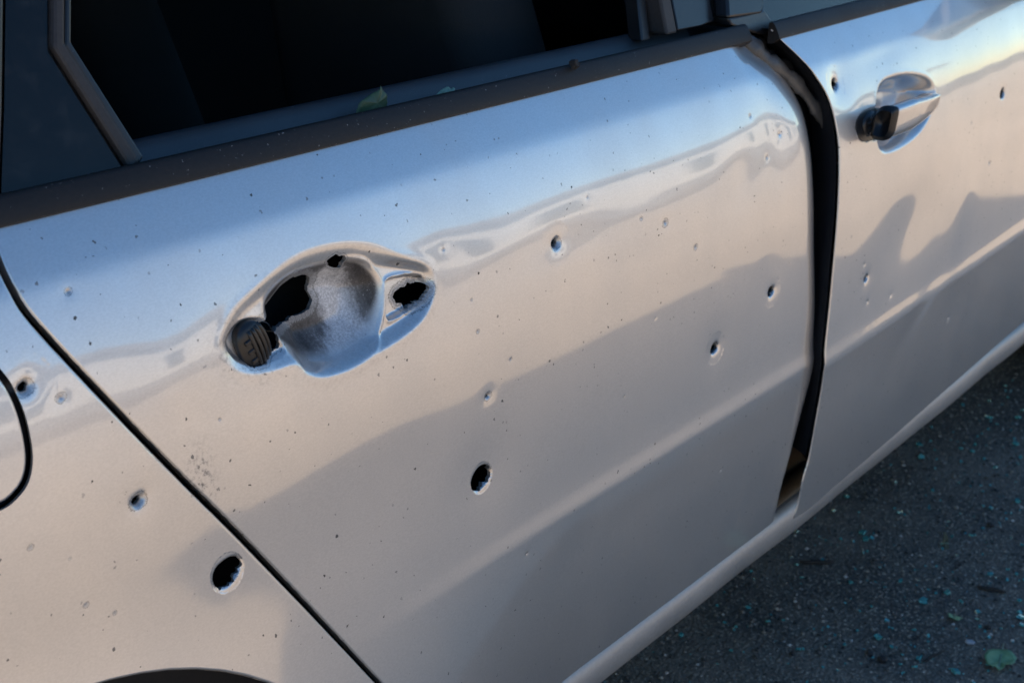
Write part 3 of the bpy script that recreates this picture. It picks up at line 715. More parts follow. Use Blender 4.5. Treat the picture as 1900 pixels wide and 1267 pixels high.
# ---- window plane pieces
def win_piece(name, px_poly, mat, parent, yoff=0.0, thick=.008, bevel=.0015, S=None, world=False):
    Sx = lambda x, z: Swin(x, z) + yoff
    P = np.asarray(px_poly, float) if world else pixs(px_poly, S or Sx); P = ccw(P); bm = bmesh.new()
    f_ = [bm.verts.new((p[0], float(Sx(p[0], p[1])), p[1])) for p in P]; b_ = [bm.verts.new((p[0], float(Sx(p[0], p[1])) + thick, p[1])) for p in P]
    bm.faces.new(f_); bm.faces.new(b_[::-1])
    for i in range(len(P)): j = (i + 1) % len(P); bm.faces.new((f_[j], f_[i], b_[i], b_[j]))
    bmesh.ops.recalc_face_normals(bm, faces=bm.faces)
    if bevel: bmesh.ops.bevel(bm, geom=bm.edges[:], offset=bevel, segments=2, profile=.5, affect='EDGES', clamp_overlap=True)
    o = bm_obj(name, bm, mat); child(o, parent); return o
win_piece('quarter_glass', [(14, -260), (98, -260), (98, 88), (236, 318), (200, 345), (2, 368), (8, 200)], TINT, rear_door, .004, .004, 0)
win_piece('divider_bar', [(99, -260), (124, -260), (122, 82), (262, 300), (244, 318), (99, 90)], RUBBER, rear_door, -.002, .02, .003)
win_piece('divider_channel', [(124, -260), (135, -260), (133, 80), (268, 292), (258, 306), (120, 84)], BLACK, rear_door, .004, .03, .002)
win_piece('rear_frame_bar', [(-60, -260), (12, -260), (6, 200), (0, 372), (-60, 384)], BLACK, rear_door, -.003, .02, .003)
win_piece('frame_channel', [(1172, -120), (1186, -120), (1207, 75), (1192, 78)], BLACK, rear_door, .016, .02, .002)
win_piece('frame_bar', [(1204, -120), (1222, -120), (1258, 62), (1238, 66)], RUBBER, rear_door, -.001, .03, .003)
win_piece('pillar_cover', [(1223, -120), (1292, -120), (1326, 40), (1300, 50), (1258, 58)], GLOSSB, rear_door, .001, .012, .002)
win_piece('pillar_gap_strip', [(1296, -120), (1326, -120), (1354, 40), (1346, 52), (1330, 48)], LINER, rear_door, .012, .02, .002)  # black strip filling the gap between pillar cover and front frame

# ---- centre pillar and rubber seal in the door gap
b_pillar = empty('centre_pillar', (1.62, .1, .3)); child(b_pillar, car)
P = np.array([(1.50, .30), (1.86, .30), (1.86, 1.0), (1.80, 1.42), (1.58, 1.42), (1.48, 1.0)])
vs_ = []; fs = []; rows = 30
for j in range(rows + 1):
    z = .30 + (1.42 - .30) * j / rows; ysurf = (float(np.interp(z, _zz, _yy)) if z < 1.0 else float(Swin(1.6, z))) + .048 + .05 * max(0, (.46 - z) / .16)
    for (x, dy) in ((1.44, .05), (1.50, .03), (1.56, .004), (1.60, 0), (1.66, .0), (1.72, .004), (1.80, .03), (1.86, .05)): vs_.append((x, ysurf + dy, z))
for j in range(rows):
    for i in range(7): a = j * 8 + i; fs.append((a, a + 1, a + 9, a + 8))
o = mesh_obj('pillar_panel', vs_, fs, DARKP); child(o, b_pillar)
def tube(name, pts, rad, mat, parent, seg=10, flat=1.0, world=True):
    pts = [Vector(p) for p in pts]; vs_, fs = [], []; n = len(pts)
    for i, p in enumerate(pts):
        t = (pts[min(i + 1, n - 1)] - pts[max(i - 1, 0)]).normalized(); u = t.cross(Vector((0, 1, 0)))
        if u.length < 1e-4: u = Vector((1, 0, 0))
        u.normalize(); v = t.cross(u); r = rad[i] if hasattr(rad, '__len__') else rad
        for k in range(seg): a = 2 * math.pi * k / seg; vs_.append(p + u * r * math.cos(a) + v * r * flat * math.sin(a))
    for i in range(n - 1):
        for k in range(seg): k2 = (k + 1) % seg; fs.append((i * seg + k, i * seg + k2, (i + 1) * seg + k2, (i + 1) * seg + k))
    fs.append(tuple(range(seg))[::-1]); fs.append(tuple((n - 1) * seg + k for k in range(seg)))
    o = mesh_obj(name, vs_, fs, mat)
    if parent is not None: child(o, parent)
    return o
def Sgap(x, z): return S0(x, z) + .014
sl = smooth_poly(pixs([(1362, 56), (1395, 84), (1432, 118), (1475, 152), (1512, 200), (1538, 250), (1552, 300)], Sgap), False, 6)
tube('door_seal', [(p[0], float(Sgap(p[0], p[1])), p[1]) for p in sl], [(.012 - .005 * i / len(sl)) * (1 + .22 * math.sin(i * 1.1) + .12 * math.sin(i * 2.7)) for i in range(len(sl))], SEALG, b_pillar, 12, .5)
tube('torn_trim', [(p[0] + .016 + .004 * math.sin(i * .9), float(Sgap(p[0], p[1])) + .010, p[1] + .006) for i, p in enumerate(sl[:24])], [.007 + .003 * math.sin(i * 1.7) for i in range(24)], BLACK, b_pillar, 10, .45)
thr = sweep_x('threshold_strip', 1.50, 1.80, [(.052, .318), (.058, .326), (.075, .330), (.085, .326), (.105, .345), (.14, .36), (.14, .31)], bowx, BROWN, b_pillar, 12)
# shut face of the front door (inner shell)
fr = smooth_poly(FD_rear, False, 4); fr = fr[fr[:, 1] > .425]; vs_, fs = [], []
for p in fr:
    y0_ = float(Sf0(p[0], p[1])); vs_ += [(p[0] + .004, y0_ + .008, p[1]), (p[0] + .010, y0_ + .02, p[1]), (p[0] + .03, y0_ + .055, p[1]), (p[0] + .10, y0_ + .075, p[1])]
for i in range(len(fr) - 1):
    for j in range(3): a = i * 4 + j; fs.append((a, a + 1, a + 5, a + 4))
o = mesh_obj('shut_face', vs_, fs, DARKP); child(o, front_door)

# front door window parts
win_f = lambda x, z: Swin(x, z) - FD_OUT * .9
win_piece('frame_bar', [(1342, -140), (1408, -140), (1418, 12), (1414, 26), (1352, 34)], GLOSSB, front_door, -.016, .02, .003)
win_piece('frame_foot', [(1352, 34), (1418, 18), (1434, 40), (1424, 66), (1400, 62), (1358, 48)], BLACK, front_door, -.014, .03, .003)
fx0 = FD_rear[0][0] + .002
sweep_x('belt_moulding', fx0, 2.69, mprof, lambda x: bowx(x) - FD_OUT * np.clip((2.75 - x) / 1.1, 0, 1.3), MOULD, front_door, 60)
win_piece('window_glass', [(fx0 + .03, 1.0), (2.62, 1.0), (2.30, 1.26), (1.95, 1.42), (fx0 + .02, 1.42)], CLEAR, front_door, -.004, .004, 0, world=True)

# ---- torn-out lock plug (black plastic bracket)
def lock_plug(name, c, S, w, h, parent, tilt, depth=.010):
    root = None; vs_, fs = [], []; nu, nv_ = 24, 8
    y0_ = float(S(np.array([c[0]]), np.array([c[1]]))[0]) if False else c[2]
    for j in range(nv_ + 1):
        a = j / nv_ * math.pi / 2
        for i in range(nu):
            b_ = 2 * math.pi * i / nu; ex = abs(math.cos(b_)) ** .8 * math.copysign(1, math.cos(b_)); ez = abs(math.sin(b_)) ** .8 * math.copysign(1, math.sin(b_))
            vs_.append((ex * math.cos(a) ** .6 * w, -math.sin(a) * depth, ez * math.cos(a) ** .6 * h))
    for j in range(nv_):
        for i in range(nu): i2 = (i + 1) % nu; fs.append((j * nu + i, j * nu + i2, (j + 1) * nu + i2, (j + 1) * nu + i))
    for i in range(nu): vs_.append((vs_[i][0] * .95, .02, vs_[i][2] * .95))
    k = (nv_ + 1) * nu
    for i in range(nu): i2 = (i + 1) % nu; fs.append((i, k + i, k + i2, i2))
    Mx = Matrix.Translation((c[0], c[2], c[1])) @ Matrix.Rotation(tilt, 4, 'Y')
    o = mesh_obj(name, [Mx @ Vector(v) for v in vs_], fs, BLACK); child(o, parent)
    for i in range(4):      # raised ribs
        u = -.15 + .30 * i; pts = []
        for t in np.linspace(-.78, .78, 9):
            xx = u * w * (1 - .25 * t * t); zz_ = t * h; rr = min(.98, math.hypot(xx / w, zz_ / h)); pts.append(Mx @ Vector((xx, -depth * math.sqrt(max(.02, 1 - rr * rr)) - .0005, zz_)))
        r_ = tube('rib', pts, .0019, BLACK, None, 6); child(r_, parent)
    for i in range(3):      # slots
        t = -.42 + .42 * i; bm = box_bm(w * .42, .004, h * .20, (0, 0, 0), .0008, 1)
        bmesh.ops.transform(bm, matrix=Mx @ Matrix.Translation((-w * .42, -depth * .82, t * h)), verts=bm.verts); s_ = bm_obj('slot_rib', bm, BLACK); child(s_, parent)
    return o
lc = np.array(pix(464, 639, rd_S)); ly = float(rd_base(np.array([lc[0]]), np.array([lc[1]]))[0])
lp = empty('lock_bracket', (lc[0], ly, lc[1])); child(lp, rear_door); bpy.context.view_layer.update()
lock_plug('plug_body', (lc[0], lc[1], ly + .005), rd_S, .0155, .0210, rear_door, R(-20), .006)
bpy.data.objects.remove(lp)
lh_ = build_panel('lock_housing', FL, lambda x, z: Sf0(x, z) + .001, .006, None, mat=BLACK, roll=.001, flange=.008); child(lh_, front_door)
fl_c = pix(1612, 233, Sf0); fly = float(Sf0(np.array([fl_c[0]]), np.array([fl_c[1]]))[0])
lock_plug('plug_body', (fl_c[0] + .004, fl_c[1], fly + .002), fd_S, .020, .017, front_door, R(-15), .006)

# ---- front door pull handle: D-section bar, bowed outward, front end rooted in the door
hA = np.array(pix(1728, 184, lambda x, z: Sf0(x, z) - .008)); hBp = np.array(pix(1638, 227, lambda x, z: Sf0(x, z) - .022)); n = 34; seg = 32; vs_, fs = [], []
for i in range(n):
    t = i / (n - 1); c = hA + (hBp - hA) * t; ys = float(Sf0(np.array([c[0]]), np.array([c[1]]))[0])
    bow = .026 * math.sin(math.pi * min(1, .08 + t * .55)) ** .8; yc = ys - bow - .003
    hh = .0100 + .0120 * min(1, t * 1.5) ** .8; tt = .0125 + .001 * t
    if t < .12: hh *= .72 + .28 * t / .12; yc += .012 * (1 - t / .12)
    for k in range(seg):
        a = 2 * math.pi * k / seg; ca, sa = math.cos(a), math.sin(a)
        dz = hh * math.copysign(abs(sa) ** .58, sa); dy = -tt * math.copysign(abs(ca) ** .58, ca)
        vs_.append((c[0], yc + dy - .005 * sa, c[1] + dz))
for i in range(n - 1):
    for k in range(seg): k2 = (k + 1) % seg; fs.append((i * seg + k, (i + 1) * seg + k, (i + 1) * seg + k2, i * seg + k2))
fs.append(tuple(range(seg))); fs.append(tuple((n - 1) * seg + k for k in range(seg))[::-1])
hd = mesh_obj('door_handle', vs_, fs, PAINT); child(hd, front_door)
last = [Vector(v) for v in vs_[-seg:]]; cc_ = sum(last, Vector()) / seg
pv = [cc_ + (v - cc_) * 1.06 for v in last] + [cc_ + (v - cc_) * 1.06 + Vector((-.006, .001, 0)) for v in last] + [cc_ + (v - cc_) * .8 + Vector((-.010, .002, 0)) for v in last]
pf = []
for r_ in range(2):
    for k in range(seg): k2 = (k + 1) % seg; pf.append((r_ * seg + k, (r_ + 1) * seg + k, (r_ + 1) * seg + k2, r_ * seg + k2))
pf.append(tuple(2 * seg + k for k in range(seg)))
o = mesh_obj('handle_pad', pv, pf, BLACK); child(o, front_door)

# ---- dark lining painted black for the shade behind the pierced skins
def lining(name, x0, x1, z0, z1, d, parent):
    X = np.linspace(x0, x1, 24); Z = np.linspace(z0, z1, 24); vs_, fs = [], []
    for z in Z:
        for x in X: vs_.append((x, float(S0(np.array([x]), np.array([z]))[0]) + d, z))
    for j in range(23):
        for i in range(23): a = j * 24 + i; fs.append((a, a + 1, a + 25, a + 24))
    o = mesh_obj(name, vs_, fs, LINER); child(o, parent); return o
lining('black_backing', .50, 1.50, .36, .99, .085, rear_door)
lining('black_backing', 1.72, 2.70, .40, .99, .085, front_door)
lining('black_backing', -.30, .62, .50, .99, .11, quarter)

# ---- wheel wells and wheels
def well(x, y0, y1, parent, name='arch_liner'):
    vs_, fs = [], []; th = np.linspace(-.2, math.pi + .2, 30)
    for y in (y0, y1):
        for a in th: vs_.append((x + (AR + .006) * math.cos(a), y, AZ + (AR + .006) * math.sin(a)))
    for i in range(29): fs.append((i, i + 1, 31 + i, 30 + i))
    vs_.append((x, y1, AZ)); c = len(vs_) - 1
    for i in range(29): fs.append((30 + i, 31 + i, c))
    o = mesh_obj(name, vs_, fs, LINER); child(o, parent); return o
def wheel(x, y, s):
    root = empty('wheel', (x, y, AZ)); child(root, car); bpy.context.view_layer.update()
    r0 = .312; prof = [(.0, .205), (.012, .215), (.004, .25), (.0, .285), (.012, .303), (.03, r0), (.17, r0), (.188, .303), (.20, .285), (.196, .25), (.188, .215), (.2, .205)]
    vs_, fs = [], []; n = 48; k = len(prof)
    for i in range(n):
        a = 2 * math.pi * i / n
        for (yy, rr) in prof: vs_.append((x + rr * math.cos(a), y + s * yy, r0 + rr * math.sin(a)))
    for i in range(n):
        for j in range(k - 1): i2 = (i + 1) % n; fs.append((i * k + j, i * k + j + 1, i2 * k + j + 1, i2 * k + j))
    child(mesh_obj('tyre', vs_, fs, TYRE), root)
    bm = bmesh.new()
    bmesh.ops.create_cone(bm, cap_ends=True, segments=40, radius1=.206, radius2=.206, depth=.12, matrix=Matrix.Translation((x, y + s * .10, r0)) @ Matrix.Rotation(R(90), 4, 'X'))
    for i in range(10):
        a = 2 * math.pi * i / 10
        m_ = Matrix.Translation((x + .11 * math.cos(a), y + s * .03, r0 + .11 * math.sin(a))) @ Matrix.Rotation(-a, 4, 'Y') @ Matrix.Diagonal((.17, .025, .03, 1))
        bmesh.ops.create_cube(bm, size=1, matrix=m_)
    child(bm_obj('rim', bm, RIM), root); return root
well(AX, .015, .30, quarter); well(FAX, .015, .30, wing)
for (x, y, s) in ((AX, .05, 1), (FAX, .05, 1), (AX, 1.75, -1), (FAX, 1.75, -1)): wheel(x, y, s)

# ---- the rest of the shell (mostly beyond the frame; it casts the shadow that the doors mirror)
def loft(name, rows, mat, parent=None, close=False):
    k = len(rows[0]); vs_ = [p for r_ in rows for p in r_]; fs = []
    for i in range(len(rows) - 1):
        for j in range(k - 1): a = i * k + j; fs.append((a, a + 1, a + k + 1, a + k))
    o = mesh_obj(name, vs_, fs, mat); child(o, parent or car); return o
WY = 1.80
def roofline(x):    # height of the roof centre
    return 1.505 - .10 * ((x - 1.35) / 1.25) ** 2 * (1 if x > 1.35 else .8)
rows = []
for x in np.linspace(-.05, 2.32, 26):
    zc = roofline(x); r_ = []
    for t in np.linspace(0, 1, 21):
        y = .225 + (WY - .45) * t; r_.append((x, y, zc - .055 * (2 * t - 1) ** 4 - .02 * (2 * t - 1) ** 2))
    rows.append(r_)
loft('roof', rows, PAINT)
def strip3(name, A, B, C_, D, mat, n=10, th_=.02, parent=None):
    rows = []
    for t in np.linspace(0, 1, n):
        p = Vector(A).lerp(Vector(D), t); q = Vector(B).lerp(Vector(C_), t); rows.append([tuple(p.lerp(q, s)) for s in np.linspace(0, 1, 8)])
    o = loft(name, rows, mat, parent); so = o.modifiers.new('thickness', 'SOLIDIFY'); so.thickness = th_; return o
for side in (0, 1):
    f_ = (lambda y: y) if side == 0 else (lambda y: WY - y)
    strip3('front_pillar', (2.34, f_(.23), 1.42), (2.28, f_(.235), 1.44), (2.86, f_(.10), .99), (2.96, f_(.10), .99), GLOSSB, 8, .03)
    strip3('roof_rail', (-.05, f_(.225), 1.38), (2.32, f_(.225), 1.42), (2.30, f_(.215), 1.39), (-.05, f_(.215), 1.34), GLOSSB, 8, .02)
    strip3('rear_pillar', (-.04, f_(.225), 1.40), (.20, f_(.22), 1.41), (.30, f_(.095), 1.00), (-.34, f_(.12), 1.00), PAINT, 8, .03)
strip3('windscreen', (2.32, .23, 1.42), (2.32, WY - .23, 1.42), (2.98, WY - .10, .98), (2.98, .10, .98), CLEAR, 8, .005)
strip3('rear_window', (-.05, .23, 1.40), (-.05, WY - .23, 1.40), (-.34, WY - .13, 1.0), (-.34, .13, 1.0), TINT, 8, .005)
rows = []
for x in np.linspace(2.72, 4.05, 18):
    u = (x - 2.72) / 1.33; zc = 1.0 - .05 * u - .17 * u ** 4; rows.append([(x, .075 + .12 * u ** 3 + (WY - .15 - .24 * u ** 3) * t, zc - .035 * (2 * t - 1) ** 4 + .02) for t in np.linspace(0, 1, 15)])
loft('bonnet', rows, PAINT)
rows = []
for z in np.linspace(.22, .80, 10):
    u = (z - .22) / .58; rows.append([(4.05 + .16 * math.sin(math.pi * t) ** .6 - .05 * u * u, .14 + (WY - .28) * t, z) for t in np.linspace(0, 1, 15)])
loft('front_bumper', rows, PAINT)
rows = []
for z in np.linspace(.30, 1.0, 10):
    rows.append([(-.36 - .10 * math.sin(math.pi * t) ** .6 * (1 - .6 * (z - .3)), .10 + (WY - .20) * t, z) for t in np.linspace(0, 1, 15)])
loft('tailgate', rows, PAINT)
rows = []
for z in np.linspace(.30, 1.0, 20):
    rows.append([(x, WY - float(S0(np.array([min(max(x, .1), 3.0)]), np.array([z]))[0]) - (.10 * max(0, x - 3) ** 2), z) for x in np.linspace(-.35, 4.05, 40)])
loft('far_side', rows, PAINT)
strip3('far_rear_glass', (.20, WY - .22, 1.40), (1.50, WY - .22, 1.42), (1.55, WY - .10, 1.0), (.32, WY - .10, 1.0), TINT, 6, .004)
strip3('far_front_glass', (1.66, WY - .22, 1.42), (2.26, WY - .22, 1.42), (2.80, WY - .10, 1.0), (1.66, WY - .10, 1.0), TINT, 6, .004)
strip3('far_pillar', (1.50, WY - .22, 1.42), (1.66, WY - .22, 1.42), (1.66, WY - .10, 1.0), (1.55, WY - .10, 1.0), GLOSSB, 6, .02)
o = bm_obj('floor_pan', box_bm(3.7, 1.55, .06, (1.85, .92, .27), .01), LINER); child(o, car)
o = bm_obj('far_lining', box_bm(2.9, .03, .74, (1.45, 1.66, .66), .005), CARPET); child(o, car)
o = bm_obj('headliner', box_bm(2.2, 1.30, .02, (1.15, .9, 1.39), .005), CARPET); child(o, car)
o = bm_obj('bulkhead', box_bm(.04, 1.55, .62, (2.85, .92, .62), .01), LINER); child(o, car)
bm = box_bm(.42, 1.45, .26, (2.68, .9, .90), .06, 4); o = bm_obj('dashboard', bm, BLACK, smooth=True); child(o, car)
# seats
def soft_box(sx, sy, sz, bevel): return box_bm(sx, sy, sz, (0, 0, 0), bevel, 6)
def seat(x, y, wid):
    root = empty('front_seat', (x, y, .3)); child(root, car); bpy.context.view_layer.update()
    bm = soft_box(.52, wid, .18, .06); bmesh.ops.translate(bm, vec=(x + .1, y, .48), verts=bm.verts); child(bm_obj('cushion', bm, FABRIC, smooth=True), root)
    bm = soft_box(.17, wid, .66, .075); bmesh.ops.transform(bm, matrix=Matrix.Translation((x - .24, y, .86)) @ Matrix.Rotation(R(-14), 4, 'Y'), verts=bm.verts)
    for v in bm.verts:
        k = min(1, max(0, (v.co.z - .72) / .46)); v.co.y = y + (v.co.y - y) * (1 - .45 * k * k)
    child(bm_obj('backrest', bm, FABRIC, smooth=True), root)
    bm = soft_box(.12, .27, .20, .055); bmesh.ops.transform(bm, matrix=Matrix.Translation((x - .35, y, 1.28)) @ Matrix.Rotation(R(-10), 4, 'Y'), verts=bm.verts)
    child(bm_obj('headrest', bm, FABRIC, smooth=True), root)
seat(1.64, .50, .52); seat(1.64, 1.30, .52)
rs = empty('rear_seat', (.5, .9, .3)); child(rs, car); bpy.context.view_layer.update()
bm = soft_box(.55, 1.36, .18, .06); bmesh.ops.translate(bm, vec=(.80, .9, .50), verts=bm.verts); child(bm_obj('cushion', bm, FABRIC, smooth=True), rs)
bm = soft_box(.18, 1.36, .62, .07); bmesh.ops.transform(bm, matrix=Matrix.Translation((.38, .9, .86)) @ Matrix.Rotation(R(-20), 4, 'Y'), verts=bm.verts); child(bm_obj('backrest', bm, FABRIC, smooth=True), rs)
for y in (.45, 1.35):
    bm = soft_box(.11, .27, .16, .05); bmesh.ops.transform(bm, matrix=Matrix.Translation((.27, y, 1.20)) @ Matrix.Rotation(R(-18), 4, 'Y'), verts=bm.verts); child(bm_obj('headrest', bm, FABRIC, smooth=True), rs)
# wing mirror
mr = empty('wing_mirror', (2.60, 0, 1.02)); child(mr, car); bpy.context.view_layer.update()
bm = soft_box(.11, .20, .14, .045); bmesh.ops.translate(bm, vec=(2.58, -.10, 1.08), verts=bm.verts); child(bm_obj('housing', bm, PAINT, smooth=True), mr)
bm = box_bm(.06, .10, .03, (2.60, .03, 1.02), .008); child(bm_obj('stalk', bm, BLACK, smooth=True), mr)

# ================================================================== LITTER ON THE GROUND AND IN THE WINDOW
def leaf(name, loc, size, rz, tilt, mat, label, cat='leaf', lobes=True, seed=0, jag=.0):
    r_ = random.Random(seed); out2 = []
    for t in np.linspace(-1, 1, 30):
        a = t * math.pi; rr = 1 - .32 * math.cos(a) if lobes else 1.0
        rr *= 1 + .10 * math.sin(5 * a + seed) + jag * r_.uniform(-1, 1); out2.append((size * .5 * rr * math.cos(a), size * .62 * rr * math.sin(a)))
    vs_ = []; fs = []; rings = 5
    for k in range(1, rings + 1):
        for (x, y) in out2[:-1]:
            u = k / rings; xx, yy = x * u, y * u; vs_.append((xx, yy, .35 * abs(yy) ** 1.3 * 1.2 + .10 * xx * math.sin(3 * xx / size + seed)))
    n = len(out2) - 1
    for k in range(rings - 1):
        for i in range(n): i2 = (i + 1) % n; fs.append((k * n + i, k * n + i2, (k + 1) * n + i2, (k + 1) * n + i))
    vs_.append((0, 0, 0)); c = len(vs_) - 1
    for i in range(n): fs.append((i, (i + 1) % n, c))
    o = mesh_obj(name, vs_, fs, mat); so = o.modifiers.new('t', 'SOLIDIFY'); so.thickness = .0004
    o.location = loc; o.rotation_euler = (tilt[0], tilt[1], rz); tag(o, label, cat)
    # midrib and stalk
    rv = [(size * (.45 - 1.15 * s), 0, .0012 + .0005 * math.sin(6 * s)) for s in np.linspace(0, 1, 8)]
    rb = tube('stalk', rv, .0009, LEAFP, None, 5); rb.parent = o
    return o
def leaf_poly(name, P3, mat, label, bulge, stalk=None):
    """leaf from an outline of 3-D points: fan of rings, cupped by bulge along its normal"""
    P3 = np.array(P3, float); m_ = len(P3); t_ = np.arange(m_ + 1); Q = np.vstack([P3, P3[:1]])
    P3 = np.stack([np.interp(np.linspace(0, m_, m_ * 3, endpoint=False), t_, Q[:, k]) for k in range(3)], 1); P3 += rng.normal(0, .0004, P3.shape) * (1, 1, .2)
    c = P3.mean(0); nn = np.cross(P3[0] - c, P3[len(P3) // 4] - c); nn /= np.linalg.norm(nn); nn *= np.sign(nn[2]) if abs(nn[2]) > .3 else -np.sign(nn[1])
    vs_, fs = [tuple(np.zeros(3))], []; n = len(P3); K = 5
    for k in range(1, K + 1):
        u = k / K
        for i, p in enumerate(P3): vs_.append(tuple((p - c) * u + nn * bulge * (u * u + .25 * math.sin(i * 12.6 / n * 2) * u)))
    for i in range(n): fs.append((0, 1 + i, 1 + (i + 1) % n))
    for k in range(K - 1):
        for i in range(n): a_, b_ = 1 + k * n, 1 + (k + 1) * n; i2 = (i + 1) % n; fs.append((a_ + i, b_ + i, b_ + i2, a_ + i2))
    o = mesh_obj(name, vs_, fs, mat); o.location = c; so = o.modifiers.new('t', 'SOLIDIFY'); so.thickness = .0004; tag(o, label, 'leaf')
    if stalk is not None:
        q = [np.array(p) - c + nn * .0012 for p in stalk]; rb = tube('stalk', [q[0] + (q[1] - q[0]) * t for t in np.linspace(0, 1, 6)], .0009, LEAFP, None, 5); rb.parent = o
    return o
gz = lambda x, y: pix_g(x, y, .006)
leaf_poly('green_leaf', [gz(*p) for p in ((1826, 1218), (1831, 1211), (1842, 1208), (1853, 1207), (1864, 1208), (1873, 1211), (1881, 1217), (1886, 1224), (1882, 1233), (1874, 1237), (1866, 1237), (1862, 1242), (1853, 1246), (1846, 1240), (1839, 1240), (1832, 1236), (1829, 1228))], LEAF, 'whole green leaf lying on the asphalt near the bottom right corner', .004, (gz(1853, 1238), gz(1862, 1194)))
gp = pix_g(1771, 1143, .005); leaf('leaf_scrap', gp, .018, R(20), (.2, .2), LEAF, 'tiny green leaf scrap on the asphalt above the black stones', seed=3, jag=.2)
gp = pix_g(1755, 1008, .005); leaf('dry_leaf', gp, .030, R(-60), (.5, .0), DRY, 'narrow curled brownish dry leaf on the asphalt', seed=5, lobes=False).scale = (.35, 1.3, 1)
wy = lambda x, y: pix_y(x, y, .104)
leaf_poly('window_leaf', [wy(*p) for p in ((662, 240), (667, 205), (671, 190), (684, 182), (696, 175), (706, 168), (711, 160), (714, 167), (720, 176), (723, 190), (722, 212), (715, 240))], LEAFD, 'dark green leaf standing in the window slot of the rear door', -.003)
leaf_poly('window_leaf', [wy(*p) for p in ((806, 200), (813, 178), (820, 169), (829, 165), (835, 162), (840, 167), (848, 164), (845, 172), (852, 176), (850, 200))], LEAFP, 'small pale leaf tip poking out of the window slot', -.003)
def stone(name, px, py, s, mat, label, seed):
    r_ = random.Random(seed); bm = bmesh.new(); bmesh.ops.create_icosphere(bm, subdivisions=2, radius=.5)
    for v in bm.verts:
        v.co *= 1 + r_.uniform(-.16, .16); v.co = Vector((v.co.x * s[0], v.co.y * s[1], v.co.z * s[2]))
    o = bm_obj(name, bm, mat); p = pix_g(px, py, s[2] * .3); o.location = p; o.rotation_euler = (0, 0, r_.uniform(0, 3)); tag(o, label, 'stone'); return o
stone('black_stone', 1613, 1211, (.018, .013, .010), STONE, 'black stone on the asphalt, left of the close pair', 1)
stone('black_stone', 1637, 1223, (.016, .017, .011), STONE, 'black stone on the asphalt, right of the close pair', 2)
stone('black_stone', 1833, 1163, (.012, .010, .008), STONE, 'small black stone on the asphalt above the green leaf', 3)
stone('pale_stone', 1800, 1191, (.016, .010, .008), PALE, 'pale lilac pebble beside the green leaf', 4)
stone('black_stone', 1838, 974, (.014, .012, .010), STONE, 'black stone far up on the asphalt near the right edge', 6)
stone('black_stone', 1470, 1212, (.010, .009, .007), STONE, 'small black stone on the asphalt, nearest to the sill', 8)
def twig(px0, py0, px1, py1, r0, label):
    a, b_ = Vector(pix_g(px0, py0, r0)), Vector(pix_g(px1, py1, r0)); c = (a + b_) / 2
    pts = [a.lerp(b_, t) - c + Vector((random.uniform(-1, 1), random.uniform(-1, 1), 0)) * r0 * .5 for t in np.linspace(0, 1, 7)]
    o = tube('twig', pts, [r0 * k for k in (.5, .9, 1, 1, .95, .8, .4)], STICK, None, 7); o.location = c; tag(o, label, 'twig')
twig(1814, 1088, 1868, 1098, .004, 'short dark twig on the asphalt among glass crumbs at the right')
twig(1482, 1042, 1548, 1042, .004, 'short dark twig on the asphalt close to the car sill')
twig(1712, 1227, 1752, 1205, .0022, 'thin dark twig on the asphalt left of the green leaf')

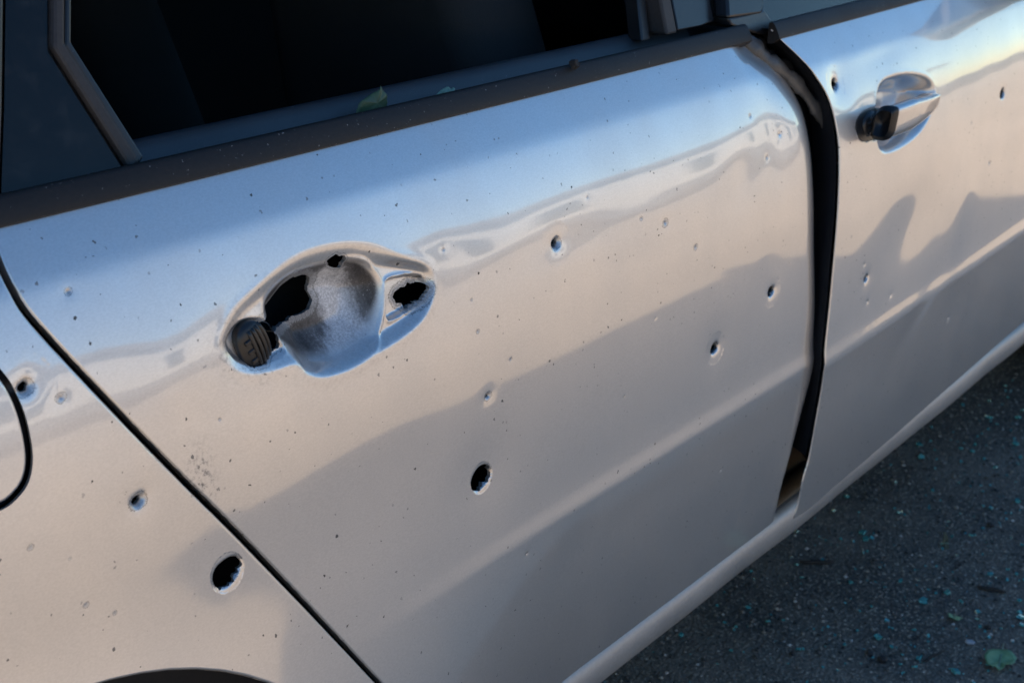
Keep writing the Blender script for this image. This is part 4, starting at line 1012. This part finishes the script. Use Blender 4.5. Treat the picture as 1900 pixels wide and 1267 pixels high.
# glass crumbs: larger ones singly, dust of the smallest as one mass
def crumb_mesh(seed):
    r_ = random.Random(seed); bm = bmesh.new(); bmesh.ops.create_cube(bm, size=1.0)
    for v in bm.verts: v.co = Vector((v.co.x * r_.uniform(.7, 1.3), v.co.y * r_.uniform(.6, 1.2), v.co.z * r_.uniform(.5, .9)))
    me = bpy.data.meshes.new('glass_crumb'); bm.to_mesh(me); bm.free(); me.materials.append(SHARD); return me
crumbs = [crumb_mesh(i) for i in range(8)]
def crumb_spot():
    while True:
        px = 1150 + 780 * random.random() ** .72; py = 700 + 600 * random.random()
        p = pix_g(px, py)
        lim = 1267 - (px - 1130) * .80
        if py < lim: continue
        d = .35 + .65 * ((px - 1150) / 750)
        if random.random() < d: return p
for i in range(290):
    p = crumb_spot(); s = random.choice((.0025, .003, .0035, .004, .005, .0065))
    if i % 17 == 0: s = .010
    o = bpy.data.objects.new('glass_crumb', crumbs[i % 8]); scene.collection.objects.link(o)
    o.location = (p[0], p[1], s * .35); o.scale = (s, s, s * .7); o.rotation_euler = (random.uniform(-.5, .5), random.uniform(-.5, .5), random.uniform(0, 6.3))
    tag(o, 'teal crumb of shattered window glass lying on the dark asphalt', 'glass crumb', 'crumbs of shattered glass on the asphalt')
def scatter(name, count, smin, smax, mat, label, cat, zf, flatk):
    vs_, fs = [], []
    oc = [(1, 0, 0), (0, 1, 0), (-1, 0, 0), (0, -1, 0), (0, 0, 1), (0, 0, -1)]; of = [(0, 1, 4), (1, 2, 4), (2, 3, 4), (3, 0, 4), (1, 0, 5), (2, 1, 5), (3, 2, 5), (0, 3, 5)]
    for i in range(count):
        x = random.uniform(1.0, 3.6); y = random.uniform(-.55, .45); s = smin + (smax - smin) * random.random() ** 3; a = random.uniform(0, 6.3); b0 = len(vs_)
        for (u, v, w_) in oc:
            u *= random.uniform(.6, 1.2); v *= random.uniform(.6, 1.2); vs_.append((x + s * (u * math.cos(a) - v * math.sin(a)), y + s * (u * math.sin(a) + v * math.cos(a)), s * flatk * w_ * random.uniform(.6, 1.1) + s * zf))
        fs += [(b0 + p, b0 + q, b0 + r_) for p, q, r_ in of]
    o = mesh_obj(name, vs_, fs, mat, smooth=False, kind='stuff'); tag(o, label, cat); return o
scatter('glass_dust', 1800, .0008, .0024, SHARD, 'fine glitter of shattered teal glass over the asphalt', 'glass', .3, .6)
scatter('loose_grit', 20000, .0010, .0052, GRIT, 'loose grit and small stones scattered over the asphalt', 'grit', .3, .7)

# keep one coordinate origin for parts; finalise
bpy.context.view_layer.update()
